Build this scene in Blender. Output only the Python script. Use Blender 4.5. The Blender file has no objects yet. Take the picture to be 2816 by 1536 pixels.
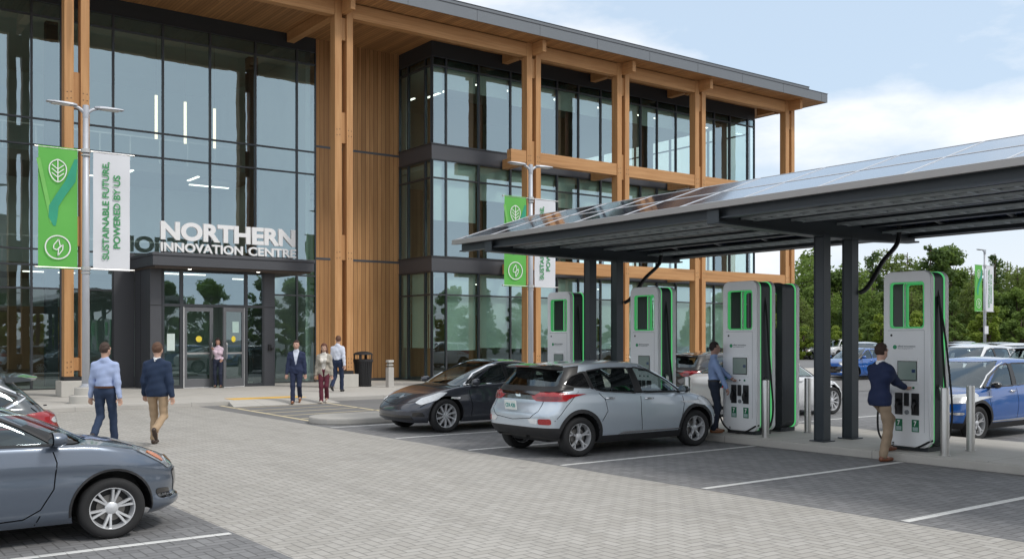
import bpy, bmesh, math, random
import numpy as np
from mathutils import Vector, Matrix
from mathutils.bvhtree import BVHTree
R = math.radians
scene = bpy.context.scene
COL = scene.collection
# ------------------------------------------------------------------ bookkeeping
def tag(o, label=None, cat=None, group=None, kind=None):
    if label: o['label'] = label
    if cat: o['category'] = cat
    if group: o['group'] = group
    if kind: o['kind'] = kind
    return o
def empty(name, loc=(0, 0, 0), rz=0.0, **k):
    o = bpy.data.objects.new(name, None); COL.objects.link(o)
    o.location = loc; o.rotation_euler = (0, 0, rz); o.empty_display_size = .2
    return tag(o, **k)
def children(o): return [c for c in bpy.data.objects if c.parent == o]
def copy_tree(o, parent=None):
    c = o.copy(); COL.objects.link(c); c.parent = parent
    for ch in children(o): copy_tree(ch, c)
    return c
def link(name, me, parent=None, loc=None, rot=None):
    o = bpy.data.objects.new(name, me); COL.objects.link(o)
    if parent: o.parent = parent
    if loc is not None: o.location = loc
    if rot is not None: o.rotation_euler = rot
    return o
# ------------------------------------------------------------------ mesh builder
class MB:
    def __init__(s): s.v = []; s.f = []; s.m = []; s.mi = 0
    def mat(s, i): s.mi = i; return s
    def _add(s, vs, fs):
        b = len(s.v); s.v += [tuple(p) for p in vs]
        for f in fs: s.f.append([b + i for i in f]); s.m.append(s.mi)
    def box(s, x0, y0, z0, x1, y1, z1):
        if x0 > x1: x0, x1 = x1, x0
        if y0 > y1: y0, y1 = y1, y0
        if z0 > z1: z0, z1 = z1, z0
        s._add([(x0,y0,z0),(x1,y0,z0),(x1,y1,z0),(x0,y1,z0),(x0,y0,z1),(x1,y0,z1),(x1,y1,z1),(x0,y1,z1)],
               [(0,3,2,1),(4,5,6,7),(0,1,5,4),(1,2,6,5),(2,3,7,6),(3,0,4,7)]); return s
    def cbox(s, c, d, rot=None):
        M = rot.to_matrix() if rot is not None and not isinstance(rot, Matrix) else rot
        vs = []
        for z in (-1, 1):
            for x, y in ((-1,-1),(1,-1),(1,1),(-1,1)):
                p = Vector((x*d[0]/2, y*d[1]/2, z*d[2]/2))
                if M is not None: p = M @ p
                vs.append(p + Vector(c))
        s._add(vs, [(0,3,2,1),(4,5,6,7),(0,1,5,4),(1,2,6,5),(2,3,7,6),(3,0,4,7)]); return s
    def beam(s, p0, p1, w, h, up=(0,0,1)):
        p0 = Vector(p0); p1 = Vector(p1); d = (p1-p0).normalized(); r = d.cross(Vector(up)).normalized(); u = r.cross(d)
        vs = []
        for p in (p0, p1):
            for a, b in ((-1,-1),(1,-1),(1,1),(-1,1)): vs.append(p + r*(a*w/2) + u*(b*h/2))
        s._add(vs, [(3,2,1,0),(4,5,6,7),(0,1,5,4),(1,2,6,5),(2,3,7,6),(3,0,4,7)]); return s
    def quad(s, a, b, c, d): s._add([a,b,c,d], [(0,1,2,3)]); return s
    def tube(s, pts, rad, seg=10, caps=True):
        pts = [Vector(p) for p in pts]; n = len(pts)
        if not hasattr(rad, '__len__'): rad = [rad]*n
        vs = []; fs = []; prev = None
        for i, p in enumerate(pts):
            t = (pts[min(i+1,n-1)] - pts[max(i-1,0)]).normalized()
            if prev is None:
                a = Vector((0,0,1)) if abs(t.z) < .9 else Vector((1,0,0)); u = t.cross(a).normalized()
            else: u = (prev - t*prev.dot(t)).normalized()
            prev = u; w = t.cross(u)
            for k in range(seg):
                an = 2*math.pi*k/seg; vs.append(p + (u*math.cos(an) + w*math.sin(an))*rad[i])
        for i in range(n-1):
            for k in range(seg):
                k2 = (k+1) % seg; fs.append((i*seg+k, i*seg+k2, (i+1)*seg+k2, (i+1)*seg+k))
        if caps: fs.append(tuple(range(seg))[::-1]); fs.append(tuple((n-1)*seg+k for k in range(seg)))
        s._add(vs, fs); return s
    def lathe(s, prof, c=(0,0,0), axis='z', seg=32, close=True):
        vs = []; fs = []; n = len(prof)
        for k in range(seg):
            an = 2*math.pi*k/seg; ca, sa = math.cos(an), math.sin(an)
            for r, h in prof:
                if axis == 'z': p = (r*ca, r*sa, h)
                elif axis == 'y': p = (r*ca, h, r*sa)
                else: p = (h, r*ca, r*sa)
                vs.append((p[0]+c[0], p[1]+c[1], p[2]+c[2]))
        for k in range(seg):
            k2 = (k+1) % seg
            for i in range(n-1): fs.append((k*n+i, k2*n+i, k2*n+i+1, k*n+i+1))
        s._add(vs, fs); return s
    def prism(s, poly, h0, h1, axis='z'):
        def mp(a, b, h): return (a, b, h) if axis == 'z' else ((a, h, b) if axis == 'y' else (h, a, b))
        n = len(poly); vs = [mp(a, b, h0) for a, b in poly] + [mp(a, b, h1) for a, b in poly]
        fs = [tuple(range(n))[::-1], tuple(range(n, 2*n))]
        for i in range(n): j = (i+1) % n; fs.append((i, j, n+j, n+i))
        s._add(vs, fs); return s
    def mesh(s, name, mats, smooth=False, recalc=True):
        me = bpy.data.meshes.new(name); me.from_pydata([tuple(map(float, p)) for p in s.v], [], s.f)
        if not isinstance(mats, (list, tuple)): mats = [mats]
        for m in mats: me.materials.append(m)
        me.polygons.foreach_set('material_index', s.m)
        me.polygons.foreach_set('use_smooth', [smooth]*len(s.f))
        if recalc:
            bm = bmesh.new(); bm.from_mesh(me); bmesh.ops.recalc_face_normals(bm, faces=bm.faces); bm.to_mesh(me); bm.free()
        me.update(); return me
    def build(s, name, mats, parent=None, smooth=False, bevel=0, loc=None, rot=None, auto=None):
        me = s.mesh(name, mats, smooth or auto is not None)
        if auto is not None: me.set_sharp_from_angle(angle=R(auto))
        o = link(name, me, parent, loc, rot)
        if bevel:
            m = o.modifiers.new('bevel', 'BEVEL'); m.width = bevel; m.segments = 2; m.limit_method = 'ANGLE'; m.angle_limit = R(40)
        return o
def rrect(w, h, r, n=6, cx=0, cy=0, taper=0):
    pts = []
    for sx, sy, a0 in ((1,-1,-90),(1,1,0),(-1,1,90),(-1,-1,180)):
        for k in range(n+1):
            a = R(a0 + 90*k/n); pts.append((cx + sx*(w/2-r) + r*math.cos(a), cy + sy*(h/2-r) + r*math.sin(a)))
    return pts
# ------------------------------------------------------------------ materials
class NT:
    def __init__(s, name, tree=None):
        if tree is None:
            s.m = bpy.data.materials.new(name); s.m.use_nodes = True; s.t = s.m.node_tree
        else: s.t = tree
        s.t.nodes.clear(); s.L = s.t.links
    def n(s, typ, _in=None, **kw):
        nd = s.t.nodes.new(typ)
        for k, v in kw.items(): setattr(nd, k, v)
        for k, v in (_in or {}).items(): s.put(nd.inputs[k], v)
        return nd
    def put(s, sock, v):
        if isinstance(v, bpy.types.Node): v = v.outputs[0]
        if isinstance(v, bpy.types.NodeSocket): s.L.new(v, sock)
        else:
            if sock.type == 'RGBA' and len(v) == 3: v = (*v, 1)
            sock.default_value = v
    def math(s, op, a, b=0.0, c=0.0):
        nd = s.t.nodes.new('ShaderNodeMath'); nd.operation = op
        for i, v in enumerate((a, b, c)): s.put(nd.inputs[i], v)
        return nd.outputs[0]
    def mix(s, f, a, b, mode='MIX'):
        nd = s.t.nodes.new('ShaderNodeMixRGB'); nd.blend_type = mode
        s.put(nd.inputs[0], f); s.put(nd.inputs[1], a); s.put(nd.inputs[2], b); return nd.outputs[0]
    def coord(s, kind='Object', scale=(1,1,1), rot=(0,0,0)):
        tc = s.n('ShaderNodeTexCoord'); mp = s.n('ShaderNodeMapping', {0: tc.outputs[kind]})
        mp.inputs['Scale'].default_value = scale; mp.inputs['Rotation'].default_value = rot; return mp.outputs[0]
    def world(s, scale=(1,1,1)):
        g = s.n('ShaderNodeNewGeometry'); mp = s.n('ShaderNodeMapping', {0: g.outputs['Position']}); mp.inputs['Scale'].default_value = scale
        return mp.outputs[0]
    def noise(s, vec, scale=5, detail=4, rough=.55, out=0):
        nd = s.n('ShaderNodeTexNoise', {'Vector': vec, 'Scale': scale, 'Detail': detail, 'Roughness': rough}); return nd.outputs[out]
    def ramp(s, f, stops):
        nd = s.n('ShaderNodeValToRGB', {0: f}); cr = nd.color_ramp
        while len(cr.elements) < len(stops): cr.elements.new(.5)
        for e, (p, c) in zip(cr.elements, stops): e.position = p; e.color = (*c, 1) if len(c) == 3 else c
        return nd.outputs[0]
    def bump(s, h, strength=.3, dist=.01):
        return s.n('ShaderNodeBump', {'Height': h, 'Strength': strength, 'Distance': dist}).outputs[0]
    def bsdf(s, **k):
        b = s.n('ShaderNodeBsdfPrincipled'); al = dict(color='Base Color', rough='Roughness', metal='Metallic', normal='Normal', coat='Coat Weight',
            coatr='Coat Roughness', emis='Emission Color', emstr='Emission Strength', trans='Transmission Weight', ior='IOR', spec='Specular IOR Level', alpha='Alpha', sheen='Sheen Weight', sub='Subsurface Weight')
        for kk, v in k.items(): s.put(b.inputs[al[kk]], v)
        return b
    def out(s, sh):
        o = s.n('ShaderNodeOutputMaterial'); s.put(o.inputs[0], sh); return s.m
MC = {}
def flat(name, col, rough=.6, metal=0, var=.12, nscale=6, bump=0, coat=0, spec=.5, streak=None):
    """plain coloured material with slight procedural unevenness"""
    if name in MC: return MC[name]
    t = NT(name); vec = t.coord('Object', streak or (1,1,1))
    nz = t.noise(vec, nscale, 5)
    c = t.mix(nz, tuple(max(0, x*(1-var)) for x in col), tuple(min(1, x*(1+var)) for x in col))
    k = dict(color=c, rough=t.math('MULTIPLY_ADD', nz, .16, rough-.08), metal=metal, coat=coat, coatr=.05, spec=spec)
    if bump: k['normal'] = t.bump(t.noise(vec, nscale*6, 4), bump, .01)
    MC[name] = t.out(t.bsdf(**k)); return MC[name]
def emit(name, col, strength):
    if name in MC: return MC[name]
    t = NT(name); MC[name] = t.out(t.bsdf(color=(.02,.02,.02), emis=col, emstr=strength, rough=.3)); return MC[name]
def paint(name, col, metal=.35, rough=.32):
    if name in MC: return MC[name]
    t = NT(name); v = t.coord('Object'); fl = t.noise(v, 900, 1); d = t.noise(v, 2.2, 4)
    c = t.mix(t.math('MULTIPLY', fl, .25), col, tuple(min(1, x*1.6+.02) for x in col))
    c = t.mix(t.math('MULTIPLY', d, .04), c, (.35,.33,.30))
    MC[name] = t.out(t.bsdf(color=c, metal=metal, rough=rough, coat=1.0, coatr=t.math('MULTIPLY_ADD', d, .06, .02), normal=t.bump(t.noise(v, 1.3, 2), .04, .05))); return MC[name]
def glassy(name, refl=.25, rtint=(.8,.9,1), ttint=(.3,.42,.4), rough=.0, bump=.0, fres=True):
    """window glass: see-through tint plus a mirror layer"""
    if name in MC: return MC[name]
    t = NT(name)
    tr = t.n('ShaderNodeBsdfTransparent', {0: ttint})
    gl = t.n('ShaderNodeBsdfGlossy', {0: rtint, 'Roughness': rough})
    if bump:
        v = t.coord('Object'); t.put(gl.inputs['Normal'], t.bump(t.noise(v, .7, 2), bump, .05))
    bk = t.n('ShaderNodeNewGeometry').outputs['Backfacing']      # the pane's inner face adds nothing
    fr = t.n('ShaderNodeFresnel', {'IOR': 1.5}); f = t.math('MULTIPLY', t.math('MULTIPLY_ADD', fr, 1.0-refl, refl), t.math('SUBTRACT', 1.0, bk))
    t.put(tr.inputs[0], t.mix(bk, ttint, (1,1,1)))
    MC[name] = t.out(t.n('ShaderNodeMixShader', {0: f, 1: tr, 2: gl})); return MC[name]
def wood(name, axis, c0, c1, board=None, bscale=.14, off=0):
    """timber with grain along axis; board = axis across which the planks repeat"""
    if name in MC: return MC[name]
    t = NT(name); g = t.n('ShaderNodeNewGeometry'); pos = g.outputs['Position']
    sc = [9., 9., 9.]; sc['xyz'.index(axis)] = .55
    mp = t.n('ShaderNodeMapping', {0: pos}); mp.inputs['Scale'].default_value = sc
    vec = mp.outputs[0]; h = None; seam = None
    if board:
        sx = t.n('ShaderNodeSeparateXYZ', {0: pos}); u = t.math('MULTIPLY', sx.outputs['XYZ'.index(board.upper())], 1/bscale)
        fl = t.math('FLOOR', u); fr = t.math('FRACT', u)
        wn = t.n('ShaderNodeTexWhiteNoise', {'W': fl}, noise_dimensions='1D')
        vec = t.n('ShaderNodeVectorMath', {0: vec, 1: t.n('ShaderNodeVectorMath', {0: wn.outputs['Color'], 'Scale': 30.0}, operation='SCALE').outputs[0]}, operation='ADD').outputs[0]
        seam = t.math('LESS_THAN', t.math('MINIMUM', fr, t.math('SUBTRACT', 1.0, fr)), .045)
        h = wn.outputs[0]
    nz = t.noise(vec, 1.0, 6, .62); big = t.noise(t.world((.5,.5,.5)), .8, 3)
    c = t.ramp(nz, [(.3, c0), (.7, c1)])
    c = t.mix(t.math('MULTIPLY', big, .35), c, tuple(x*.75 for x in c0))
    kn = t.ramp(t.noise(t.n('ShaderNodeVectorMath', {0: vec, 1: (.35,.35,.35)}, operation='MULTIPLY').outputs[0], 1.0, 2, .3), [(.69, (0,0,0)), (.74, (1,1,1))]); c = t.mix(t.math('MULTIPLY', kn, .45), c, tuple(x*.45 for x in c0))
    if board:
        c = t.mix(t.math('MULTIPLY', h, .68), c, tuple(x*.62 for x in c0)); c = t.mix(t.math('MULTIPLY', seam, .8), c, (.04,.025,.015))
    else:
        # glulam lamellae
        la = 'z' if axis == 'x' else 'y'
        sx = t.n('ShaderNodeSeparateXYZ', {0: pos}); u = t.math('MULTIPLY', sx.outputs['XYZ'.index(la.upper())], 1/.045)
        wn = t.n('ShaderNodeTexWhiteNoise', {'W': t.math('FLOOR', u)}, noise_dimensions='1D')
        c = t.mix(t.math('MULTIPLY', wn.outputs[0], .3), c, tuple(x*.7 for x in c0))
    MC[name] = t.out(t.bsdf(color=c, rough=.55, normal=t.bump(nz, .15, .01), spec=.3)); return MC[name]
def pavers(name, c0, c1, joint, w=.11):
    t = NT(name); g = t.n('ShaderNodeNewGeometry'); sp = t.n('ShaderNodeSeparateXYZ', {0: g.outputs['Position']})
    wob = t.noise(t.world(), 2.5, 2); dw = t.math('MULTIPLY', t.math('SUBTRACT', wob, .5), .012)
    X = t.math('MULTIPLY', t.math('ADD', sp.outputs[0], dw), 1/w); Y = t.math('MULTIPLY', t.math('ADD', sp.outputs[1], dw), 1/w)
    i = t.math('FLOOR', X); j = t.math('FLOOR', Y); fx = t.math('FRACT', X); fy = t.math('FRACT', Y)
    k = t.math('FLOORED_MODULO', t.math('SUBTRACT', i, j), 4.0)
    def eq(v): return t.math('COMPARE', k, float(v), .3)
    k0, k1, k2, k3 = eq(0), eq(1), eq(2), eq(3)
    A = t.math('ADD', fx, k1); B = t.math('ADD', t.math('SUBTRACT', 1.0, fx), k0)
    C = t.math('ADD', fy, k2); D = t.math('ADD', t.math('SUBTRACT', 1.0, fy), k3)
    d = t.math('MINIMUM', t.math('MINIMUM', A, B), t.math('MINIMUM', C, D))
    oi = t.math('SUBTRACT', i, k1); oj = t.math('SUBTRACT', j, k2)
    cv = t.n('ShaderNodeCombineXYZ', {0: oi, 1: oj, 2: 0.0})
    wn = t.n('ShaderNodeTexWhiteNoise', {'Vector': cv.outputs[0]}, noise_dimensions='3D')
    base = t.mix(wn.outputs[0], c0, c1)
    big = t.noise(t.world(), .35, 5); fine = t.noise(t.world(), 60, 3)
    base = t.mix(t.math('MULTIPLY', big, .45), base, tuple(x*.72 for x in c0))
    st = t.ramp(t.noise(t.world(), .9, 6, .7), [(.52, (0,0,0)), (.72, (1,1,1))])
    base = t.mix(t.math('MULTIPLY', st, .38), base, tuple(x*.6 for x in c0))
    oil = t.ramp(t.noise(t.world((1,1,1)), 1.7, 2, .4), [(.70, (0,0,0)), (.78, (1,1,1))]); base = t.mix(t.math('MULTIPLY', oil, .45), base, tuple(x*.38 for x in c0))
    trk = t.ramp(t.noise(t.world((2.2,.12,1)), 1.0, 3, .5), [(.50, (0,0,0)), (.68, (1,1,1))]); base = t.mix(t.math('MULTIPLY', trk, .22), base, tuple(x*.55 for x in c0))
    base = t.mix(t.math('MULTIPLY', fine, .2), base, tuple(x*.7 for x in c1))
    jm = t.n('ShaderNodeMapRange', {'Value': d, 'From Min': .035, 'From Max': .10, 'To Min': 1.0, 'To Max': 0.0}); jm.clamp = True
    jj = t.math('MULTIPLY', jm.outputs[0], t.math('MULTIPLY_ADD', wob, .5, .55))
    c = t.mix(jj, base, joint)
    hh = t.math('ADD', t.math('MULTIPLY', jm.outputs[0], -1.0), t.math('MULTIPLY', wn.outputs[0], .35))
    return t.out(t.bsdf(color=c, rough=t.math('MULTIPLY_ADD', big, .2, .68), normal=t.bump(hh, .5, .006), spec=.35))
def ground_mat(name, c0, c1, scale=1.2, joints=None, stain=.3, jc=.5):
    t = NT(name); v = t.world(); nz = t.noise(v, scale, 8, .65); f = t.noise(v, 45, 4)
    c = t.mix(nz, c0, c1); c = t.mix(t.math('MULTIPLY', f, .3), c, tuple(x*.75 for x in c0))
    st = t.ramp(t.noise(v, .6, 7, .7), [(.5, (0,0,0)), (.75, (1,1,1))]); c = t.mix(t.math('MULTIPLY', st, stain), c, tuple(x*.6 for x in c0))
    if joints:
        sp = t.n('ShaderNodeSeparateXYZ', {0: v}); m = None
        for a, s in joints:
            fr = t.math('FRACT', t.math('MULTIPLY', sp.outputs[a], 1/s)); q = t.math('LESS_THAN', fr, .012/s)
            m = q if m is None else t.math('MAXIMUM', m, q)
        c = t.mix(t.math('MULTIPLY', m, jc), c, (.06,.06,.055))
    return t.out(t.bsdf(color=c, rough=.82, normal=t.bump(f, .25, .004), spec=.3))
# ------------------------------------------------------------------ text as mesh
def text_mesh(name, body, size, extrude, mat, bold=.0, align='LEFT', space=1.0):
    cu = bpy.data.curves.new(name, 'FONT'); cu.body = body; cu.size = size; cu.extrude = extrude; cu.offset = bold
    cu.align_x = align; cu.space_character = space; cu.resolution_u = 6
    o = bpy.data.objects.new(name, cu); COL.objects.link(o); bpy.context.view_layer.update()
    dg = bpy.context.evaluated_depsgraph_get(); me = bpy.data.meshes.new_from_object(o.evaluated_get(dg))
    bpy.data.objects.remove(o); bpy.data.curves.remove(cu)
    me.materials.clear(); me.materials.append(mat); me.name = name; return me
def fit_text(me, w, h):
    """scale a text mesh to exactly w x h with its lower left at the origin"""
    xs = [v.co.x for v in me.vertices]; ys = [v.co.y for v in me.vertices]
    x0, x1, y0, y1 = min(xs), max(xs), min(ys), max(ys)
    for v in me.vertices: v.co.x = (v.co.x-x0)/(x1-x0)*w; v.co.y = (v.co.y-y0)/(y1-y0)*h
    return me
# ------------------------------------------------------------------ where the surveyed points of the photo stand
CF, CS, FOC, CAMH = .5955, .8033, 2700., 1.88
def at(u, d):
    l = (u-1408.)/FOC*d; return (d*CF+l*CS, d*CS-l*CF)
# ================================================================== camera, light, sky
cam = bpy.data.cameras.new('camera'); co = bpy.data.objects.new('camera', cam); COL.objects.link(co)
co.location = (0, 0, CAMH); co.rotation_euler = (R(90), 0, -math.atan2(CF, CS))
cam.sensor_width = 36; cam.lens = FOC/2816*36; cam.shift_y = (930-768)/2816.; cam.clip_end = 3000; cam.clip_start = .1
scene.camera = co
SUN_EL, SUN_AZ = 50., 152.       # azimuth clockwise from +Y
sun = bpy.data.lights.new('sun', 'SUN'); sun.energy = 1.5; sun.angle = R(10); sun.color = (1, .96, .90)
so = bpy.data.objects.new('sun', sun); COL.objects.link(so); so.rotation_euler = (R(90-SUN_EL), 0, R(180-SUN_AZ))
w = bpy.data.worlds.new('World'); scene.world = w; w.use_nodes = True
t = NT('', w.node_tree)
sky = t.n('ShaderNodeTexSky'); sky.sky_type = 'NISHITA'; sky.sun_disc = False; sky.sun_elevation = R(SUN_EL); sky.sun_rotation = R(SUN_AZ)
sky.air_density = 1.0; sky.dust_density = 1.5; sky.ozone_density = 1.2
tc = t.n('ShaderNodeTexCoord'); mp = t.n('ShaderNodeMapping', {0: tc.outputs['Generated']}); mp.inputs['Scale'].default_value = (1, 1, 2.6); mp.inputs['Location'].default_value = (.35, .1, .0)
n1 = t.noise(mp.outputs[0], 2.3, 9, .56); n2 = t.noise(mp.outputs[0], 1.1, 3)
dens = t.math('MULTIPLY_ADD', n2, .7, t.math('MULTIPLY', n1, .9))
cl = t.ramp(dens, [(.67, (0,0,0)), (.80, (1,1,1))])
shade = t.mix(t.noise(mp.outputs[0], 4.5, 6), (6.8, 7.0, 7.4), (8.3, 8.35, 8.4))
veil = t.mix(.70, sky.outputs[0], (5.2, 6.35, 7.6))
sz = t.n('ShaderNodeSeparateXYZ', {0: tc.outputs['Generated']}).outputs[2]
hz = t.n('ShaderNodeMapRange', {'Value': sz, 'From Min': .0, 'From Max': .22, 'To Min': .8, 'To Max': 0.0}); veil = t.mix(hz.outputs[0], veil, (7.0, 7.2, 7.5))
c = t.mix(cl, veil, shade)
bg = t.n('ShaderNodeBackground', {0: c, 1: .125}); wo = t.n('ShaderNodeOutputWorld'); t.put(wo.inputs[0], bg)
scene.view_settings.view_transform = 'Standard'; scene.view_settings.look = 'None'; scene.view_settings.exposure = 0.17; scene.view_settings.gamma = 1
scene.cycles.max_bounces = 8; scene.cycles.transparent_max_bounces = 16; scene.cycles.caustics_reflective = False; scene.cycles.caustics_refractive = False
scene.cycles.sample_clamp_indirect = 8
# ================================================================== materials of the place
M = {}
M['pav_light'] = pavers('light_pavers', (.42,.40,.365), (.51,.49,.455), (.22,.21,.195))
M['pav_dark'] = pavers('dark_pavers', (.20,.20,.204), (.285,.285,.288), (.105,.105,.105))
M['asphalt'] = ground_mat('asphalt', (.17,.17,.17), (.26,.255,.25), .9, None, .35)
M['lot'] = ground_mat('parking_lot_asphalt', (.16,.16,.165), (.24,.24,.24), .4, None, .4)
M['conc'] = ground_mat('concrete', (.50,.48,.44), (.62,.60,.56), 1.4, ((0, 1.8), (1, 1.8)), .35)
M['kerb'] = ground_mat('kerb_concrete', (.42,.40,.37), (.54,.52,.48), 2.5, ((0, 3.0), (1, 3.0)), .5)
M['plinth'] = flat('plinth_concrete', (.50,.48,.44), .85, 0, .15, 3, .3)
M['white_paint'] = ground_mat('white_road_paint', (.70,.70,.68), (.80,.80,.78), 3, ((0,.22),(1,.22)), .5, .35)
M['yellow_paint'] = ground_mat('yellow_road_paint', (.66,.56,.36), (.74,.65,.45), 3, None, .5)
M['tactile'] = flat('tactile_yellow', (.80,.50,.12), .7, 0, .15, 5)
WA, WB = (.48,.24,.097), (.68,.385,.175)
M['wood_x'] = wood('glulam_along_x', 'x', WA, WB); M['wood_y'] = wood('glulam_along_y', 'y', WA, WB); M['wood_z'] = wood('glulam_upright', 'z', WA, WB)
M['clad'] = wood('cedar_cladding', 'z', (.45,.225,.09), (.68,.38,.165), 'x', .19)
M['soffit'] = wood('cedar_soffit', 'y', (.42,.21,.085), (.58,.31,.13), 'x', .13)
M['fascia'] = flat('roof_fascia_metal', (.175,.19,.205), .45, .3, .06, 1.2)
M['charcoal'] = flat('charcoal_panel', (.085,.088,.098), .45, .2, .08, 1.5)
M['mull'] = flat('mullion_metal', (.06,.065,.072), .4, .4, .06, 4)
M['header'] = flat('header_panel', (.028,.032,.036), .6, 0, .1, 2)
M['glass'] = glassy('curtain_glass', .31, (.66,.87,1.0), (.84,.97,.93), .006, .09)
M['spandrel'] = glassy('spandrel_glass', .22, (.45,.62,.75), (.2,.28,.28), .01, .03)
M['glass_door'] = glassy('door_glass', .16, (.7,.85,.9), (.70,.84,.79), .006, .03)
M['int_wall'] = flat('interior_wall', (.50,.56,.52), .8, 0, .25, .5)
M['int_wood'] = flat('interior_wood_wall', (.20,.11,.06), .7, 0, .3, 1)
M['int_floor'] = flat('interior_floor', (.22,.21,.19), .6, 0, .15, 1)
M['int_ceil'] = flat('interior_ceiling', (.50,.54,.50), .8, 0, .1, 1)
t = NT('roller_blind'); bn = t.noise(t.coord('Object'), 2, 3); bc = t.mix(bn, (.74,.84,.78), (.82,.92,.86))
M['blind'] = t.out(t.n('ShaderNodeMixShader', {0: .45, 1: t.bsdf(color=bc, rough=.9).outputs[0], 2: t.n('ShaderNodeBsdfTranslucent', {0: bc}).outputs[0]}))
M['tube'] = emit('lamp_tube', (1, .82, .55), 1.6); M['tubew'] = emit('ceiling_tube', (1, .96, .86), 2.4)
M['white_letter'] = flat('white_sign_letter', (.84,.84,.84), .45, 0, .03, 8)
M['steel'] = flat('brushed_steel', (.56,.55,.53), .36, .9, .08, 4, 0, streak=(60,60,1))
M['pole'] = flat('galvanised_pole', (.50,.52,.56), .5, .35, .08, 4)
M['black'] = flat('black_plastic', (.016,.016,.018), .5, 0, .2, 8)
M['rubber'] = flat('rubber', (.014,.014,.015), .75, 0, .2, 12, .1)
M['structure'] = flat('painted_steel_dark', (.050,.060,.070), .42, .25, .12, 3)
# ================================================================== ground
def sheet(name, poly, z, mat, kind='structure', label=None, cat=None, h=.0):
    mb = MB()
    if h: mb.prism(poly, z-h, z)
    else: mb._add([(x, y, z) for x, y in poly], [tuple(range(len(poly)))])
    o = mb.build(name, mat, bevel=.02 if h else 0); return tag(o, label, cat, kind=kind)
def rect(x0, y0, x1, y1): return [(x0,y0),(x1,y0),(x1,y1),(x0,y1)]
sheet('ground', rect(-1500,-1500,1500,1500), -.012, M['lot'], label='grey asphalt lot and land reaching to the horizon')
sheet('paved_lane', rect(3.5,-14,9.2,26.95), .0, M['pav_light'], label='pale herringbone paver driveway running to the entrance')
sheet('paved_court', rect(-30,19.5,3.5,26.95), .0, M['pav_light'], label='pale paver apron in front of the kerb')
sheet('road', rect(9.2,20.9,60,26.95), .0, M['asphalt'], label='worn grey pavement under the yellow crosswalk lines')
sheet('parking_pavement', rect(9.2,-14,13.78,20.9), .0, M['pav_dark'], label='dark grey herringbone paver stalls in front of the charging island')
p2 = sheet('parking_pavement', rect(-30,-14,3.5,19.5), .0, M['pav_dark'], label='dark grey paver stalls under the slate sedan')
p3 = sheet('parking_pavement', rect(16.85,-14,21.6,20.9), .0, M['pav_dark'], label='dark grey paver stalls behind the charging island')
sheet('sidewalk', rect(-30,27.12,60,36.6), .12, M['conc'], label='broad concrete sidewalk in front of the timber building', h=.14)
sheet('kerb', rect(-30,26.95,10.1,27.12), .125, M['kerb'], label='long concrete kerb of the entrance sidewalk', h=.14)
sheet('kerb', rect(12.9,26.95,60,27.12), .125, M['kerb'], label='concrete kerb beyond the yellow ramp', h=.14)
mb = MB(); mb._add([(9.9,26.15,.006),(13.1,26.15,.006),(12.9,27.125,.123),(10.1,27.125,.123),(9.9,26.15,-.01),(13.1,26.15,-.01),(12.9,27.125,-.01),(10.1,27.125,-.01)], [(0,1,2,3),(1,5,6,2),(4,0,3,7),(0,4,5,1)])
tag(mb.build('kerb_ramp', M['conc']), 'sloped concrete kerb ramp before the tactile strip', kind='structure')
tag(MB().box(10.35,27.35,.1205,12.6,28.1,.128).build('tactile_strip', M['tactile']), 'yellow tactile warning strip at the head of the crosswalk', kind='structure')
# charging island and the rounded kerb nose
tag(MB().prism(rect(13.78,-14,16.85,20.2), -.01, .13).build('charging_island', M['conc'], bevel=.03), 'raised concrete island carrying the chargers', kind='structure')
tag(MB().box(13.70,-14,-.01,13.778,20.1,.126).build('kerb', M['kerb'], bevel=.02), 'concrete kerb edge of the charging island', kind='structure')
nose = [(13.69,19.2),(13.69,20.75),(10.2,20.75)] + [(10.1+.78*math.cos(a), 19.975+.775*math.sin(a)) for a in [R(90+18*k) for k in range(1,10)]] + [(10.2,19.2)]
tag(MB().prism(nose, -.01, .15).build('kerb_island', M['kerb'], bevel=.04), 'rounded concrete kerb nose beside the charcoal sedan', kind='structure')
def stripe(x0, y0, x1, y1, wd, mat, lab):
    d = Vector((x1-x0, y1-y0)).normalized(); n = Vector((-d.y, d.x))*wd/2
    mb = MB(); k = max(1, int(Vector((x1-x0, y1-y0)).length/.25)); rnd = random.Random(int(x0*100+y0*10))
    top = []; bot = []
    for i in range(k+1):
        p = Vector((x0, y0)).lerp(Vector((x1, y1)), i/k)
        j = rnd.uniform(-.006,.006); top.append((p+n*(1+j*8))); bot.append((p-n*(1-j*8)))
    poly = [(p.x, p.y, .004) for p in bot] + [(p.x, p.y, .004) for p in reversed(top)]
    mb._add(poly, [tuple(range(len(poly)))]); o = mb.build('road_marking', mat); return tag(o, lab, kind='structure')
for y, lab in ((5.70,'nearest'),(8.45,'second'),(11.25,'third'),(13.72,'fourth'),(16.15,'fifth')):
    stripe(9.25, y, 13.66, y+.02, .10, M['white_paint'], lab + ' white stall line in front of the island')
for y in (2.95, 18.9): stripe(9.25, y, 13.66, y, .10, M['white_paint'], 'white stall line in front of the island')
for i, y in enumerate((3.1,5.8,8.5,11.2,13.9,16.6,19.3)): stripe(17.0, y, 21.5, y, .10, M['white_paint'], 'white stall line behind the island')
for i, y in enumerate((6.55,9.23,11.95,14.6,17.3)): stripe(-2, y, 3.46, y, .10, M['white_paint'], 'white stall line beside the parked slate sedan')
stripe(9.8, 26.9, 9.62, 20.2, .11, M['yellow_paint'], 'pale yellow edge line of the crosswalk nearest the driveway')
stripe(12.75, 26.95, 12.35, 20.9, .11, M['yellow_paint'], 'pale yellow edge line of the crosswalk farther right')
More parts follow.
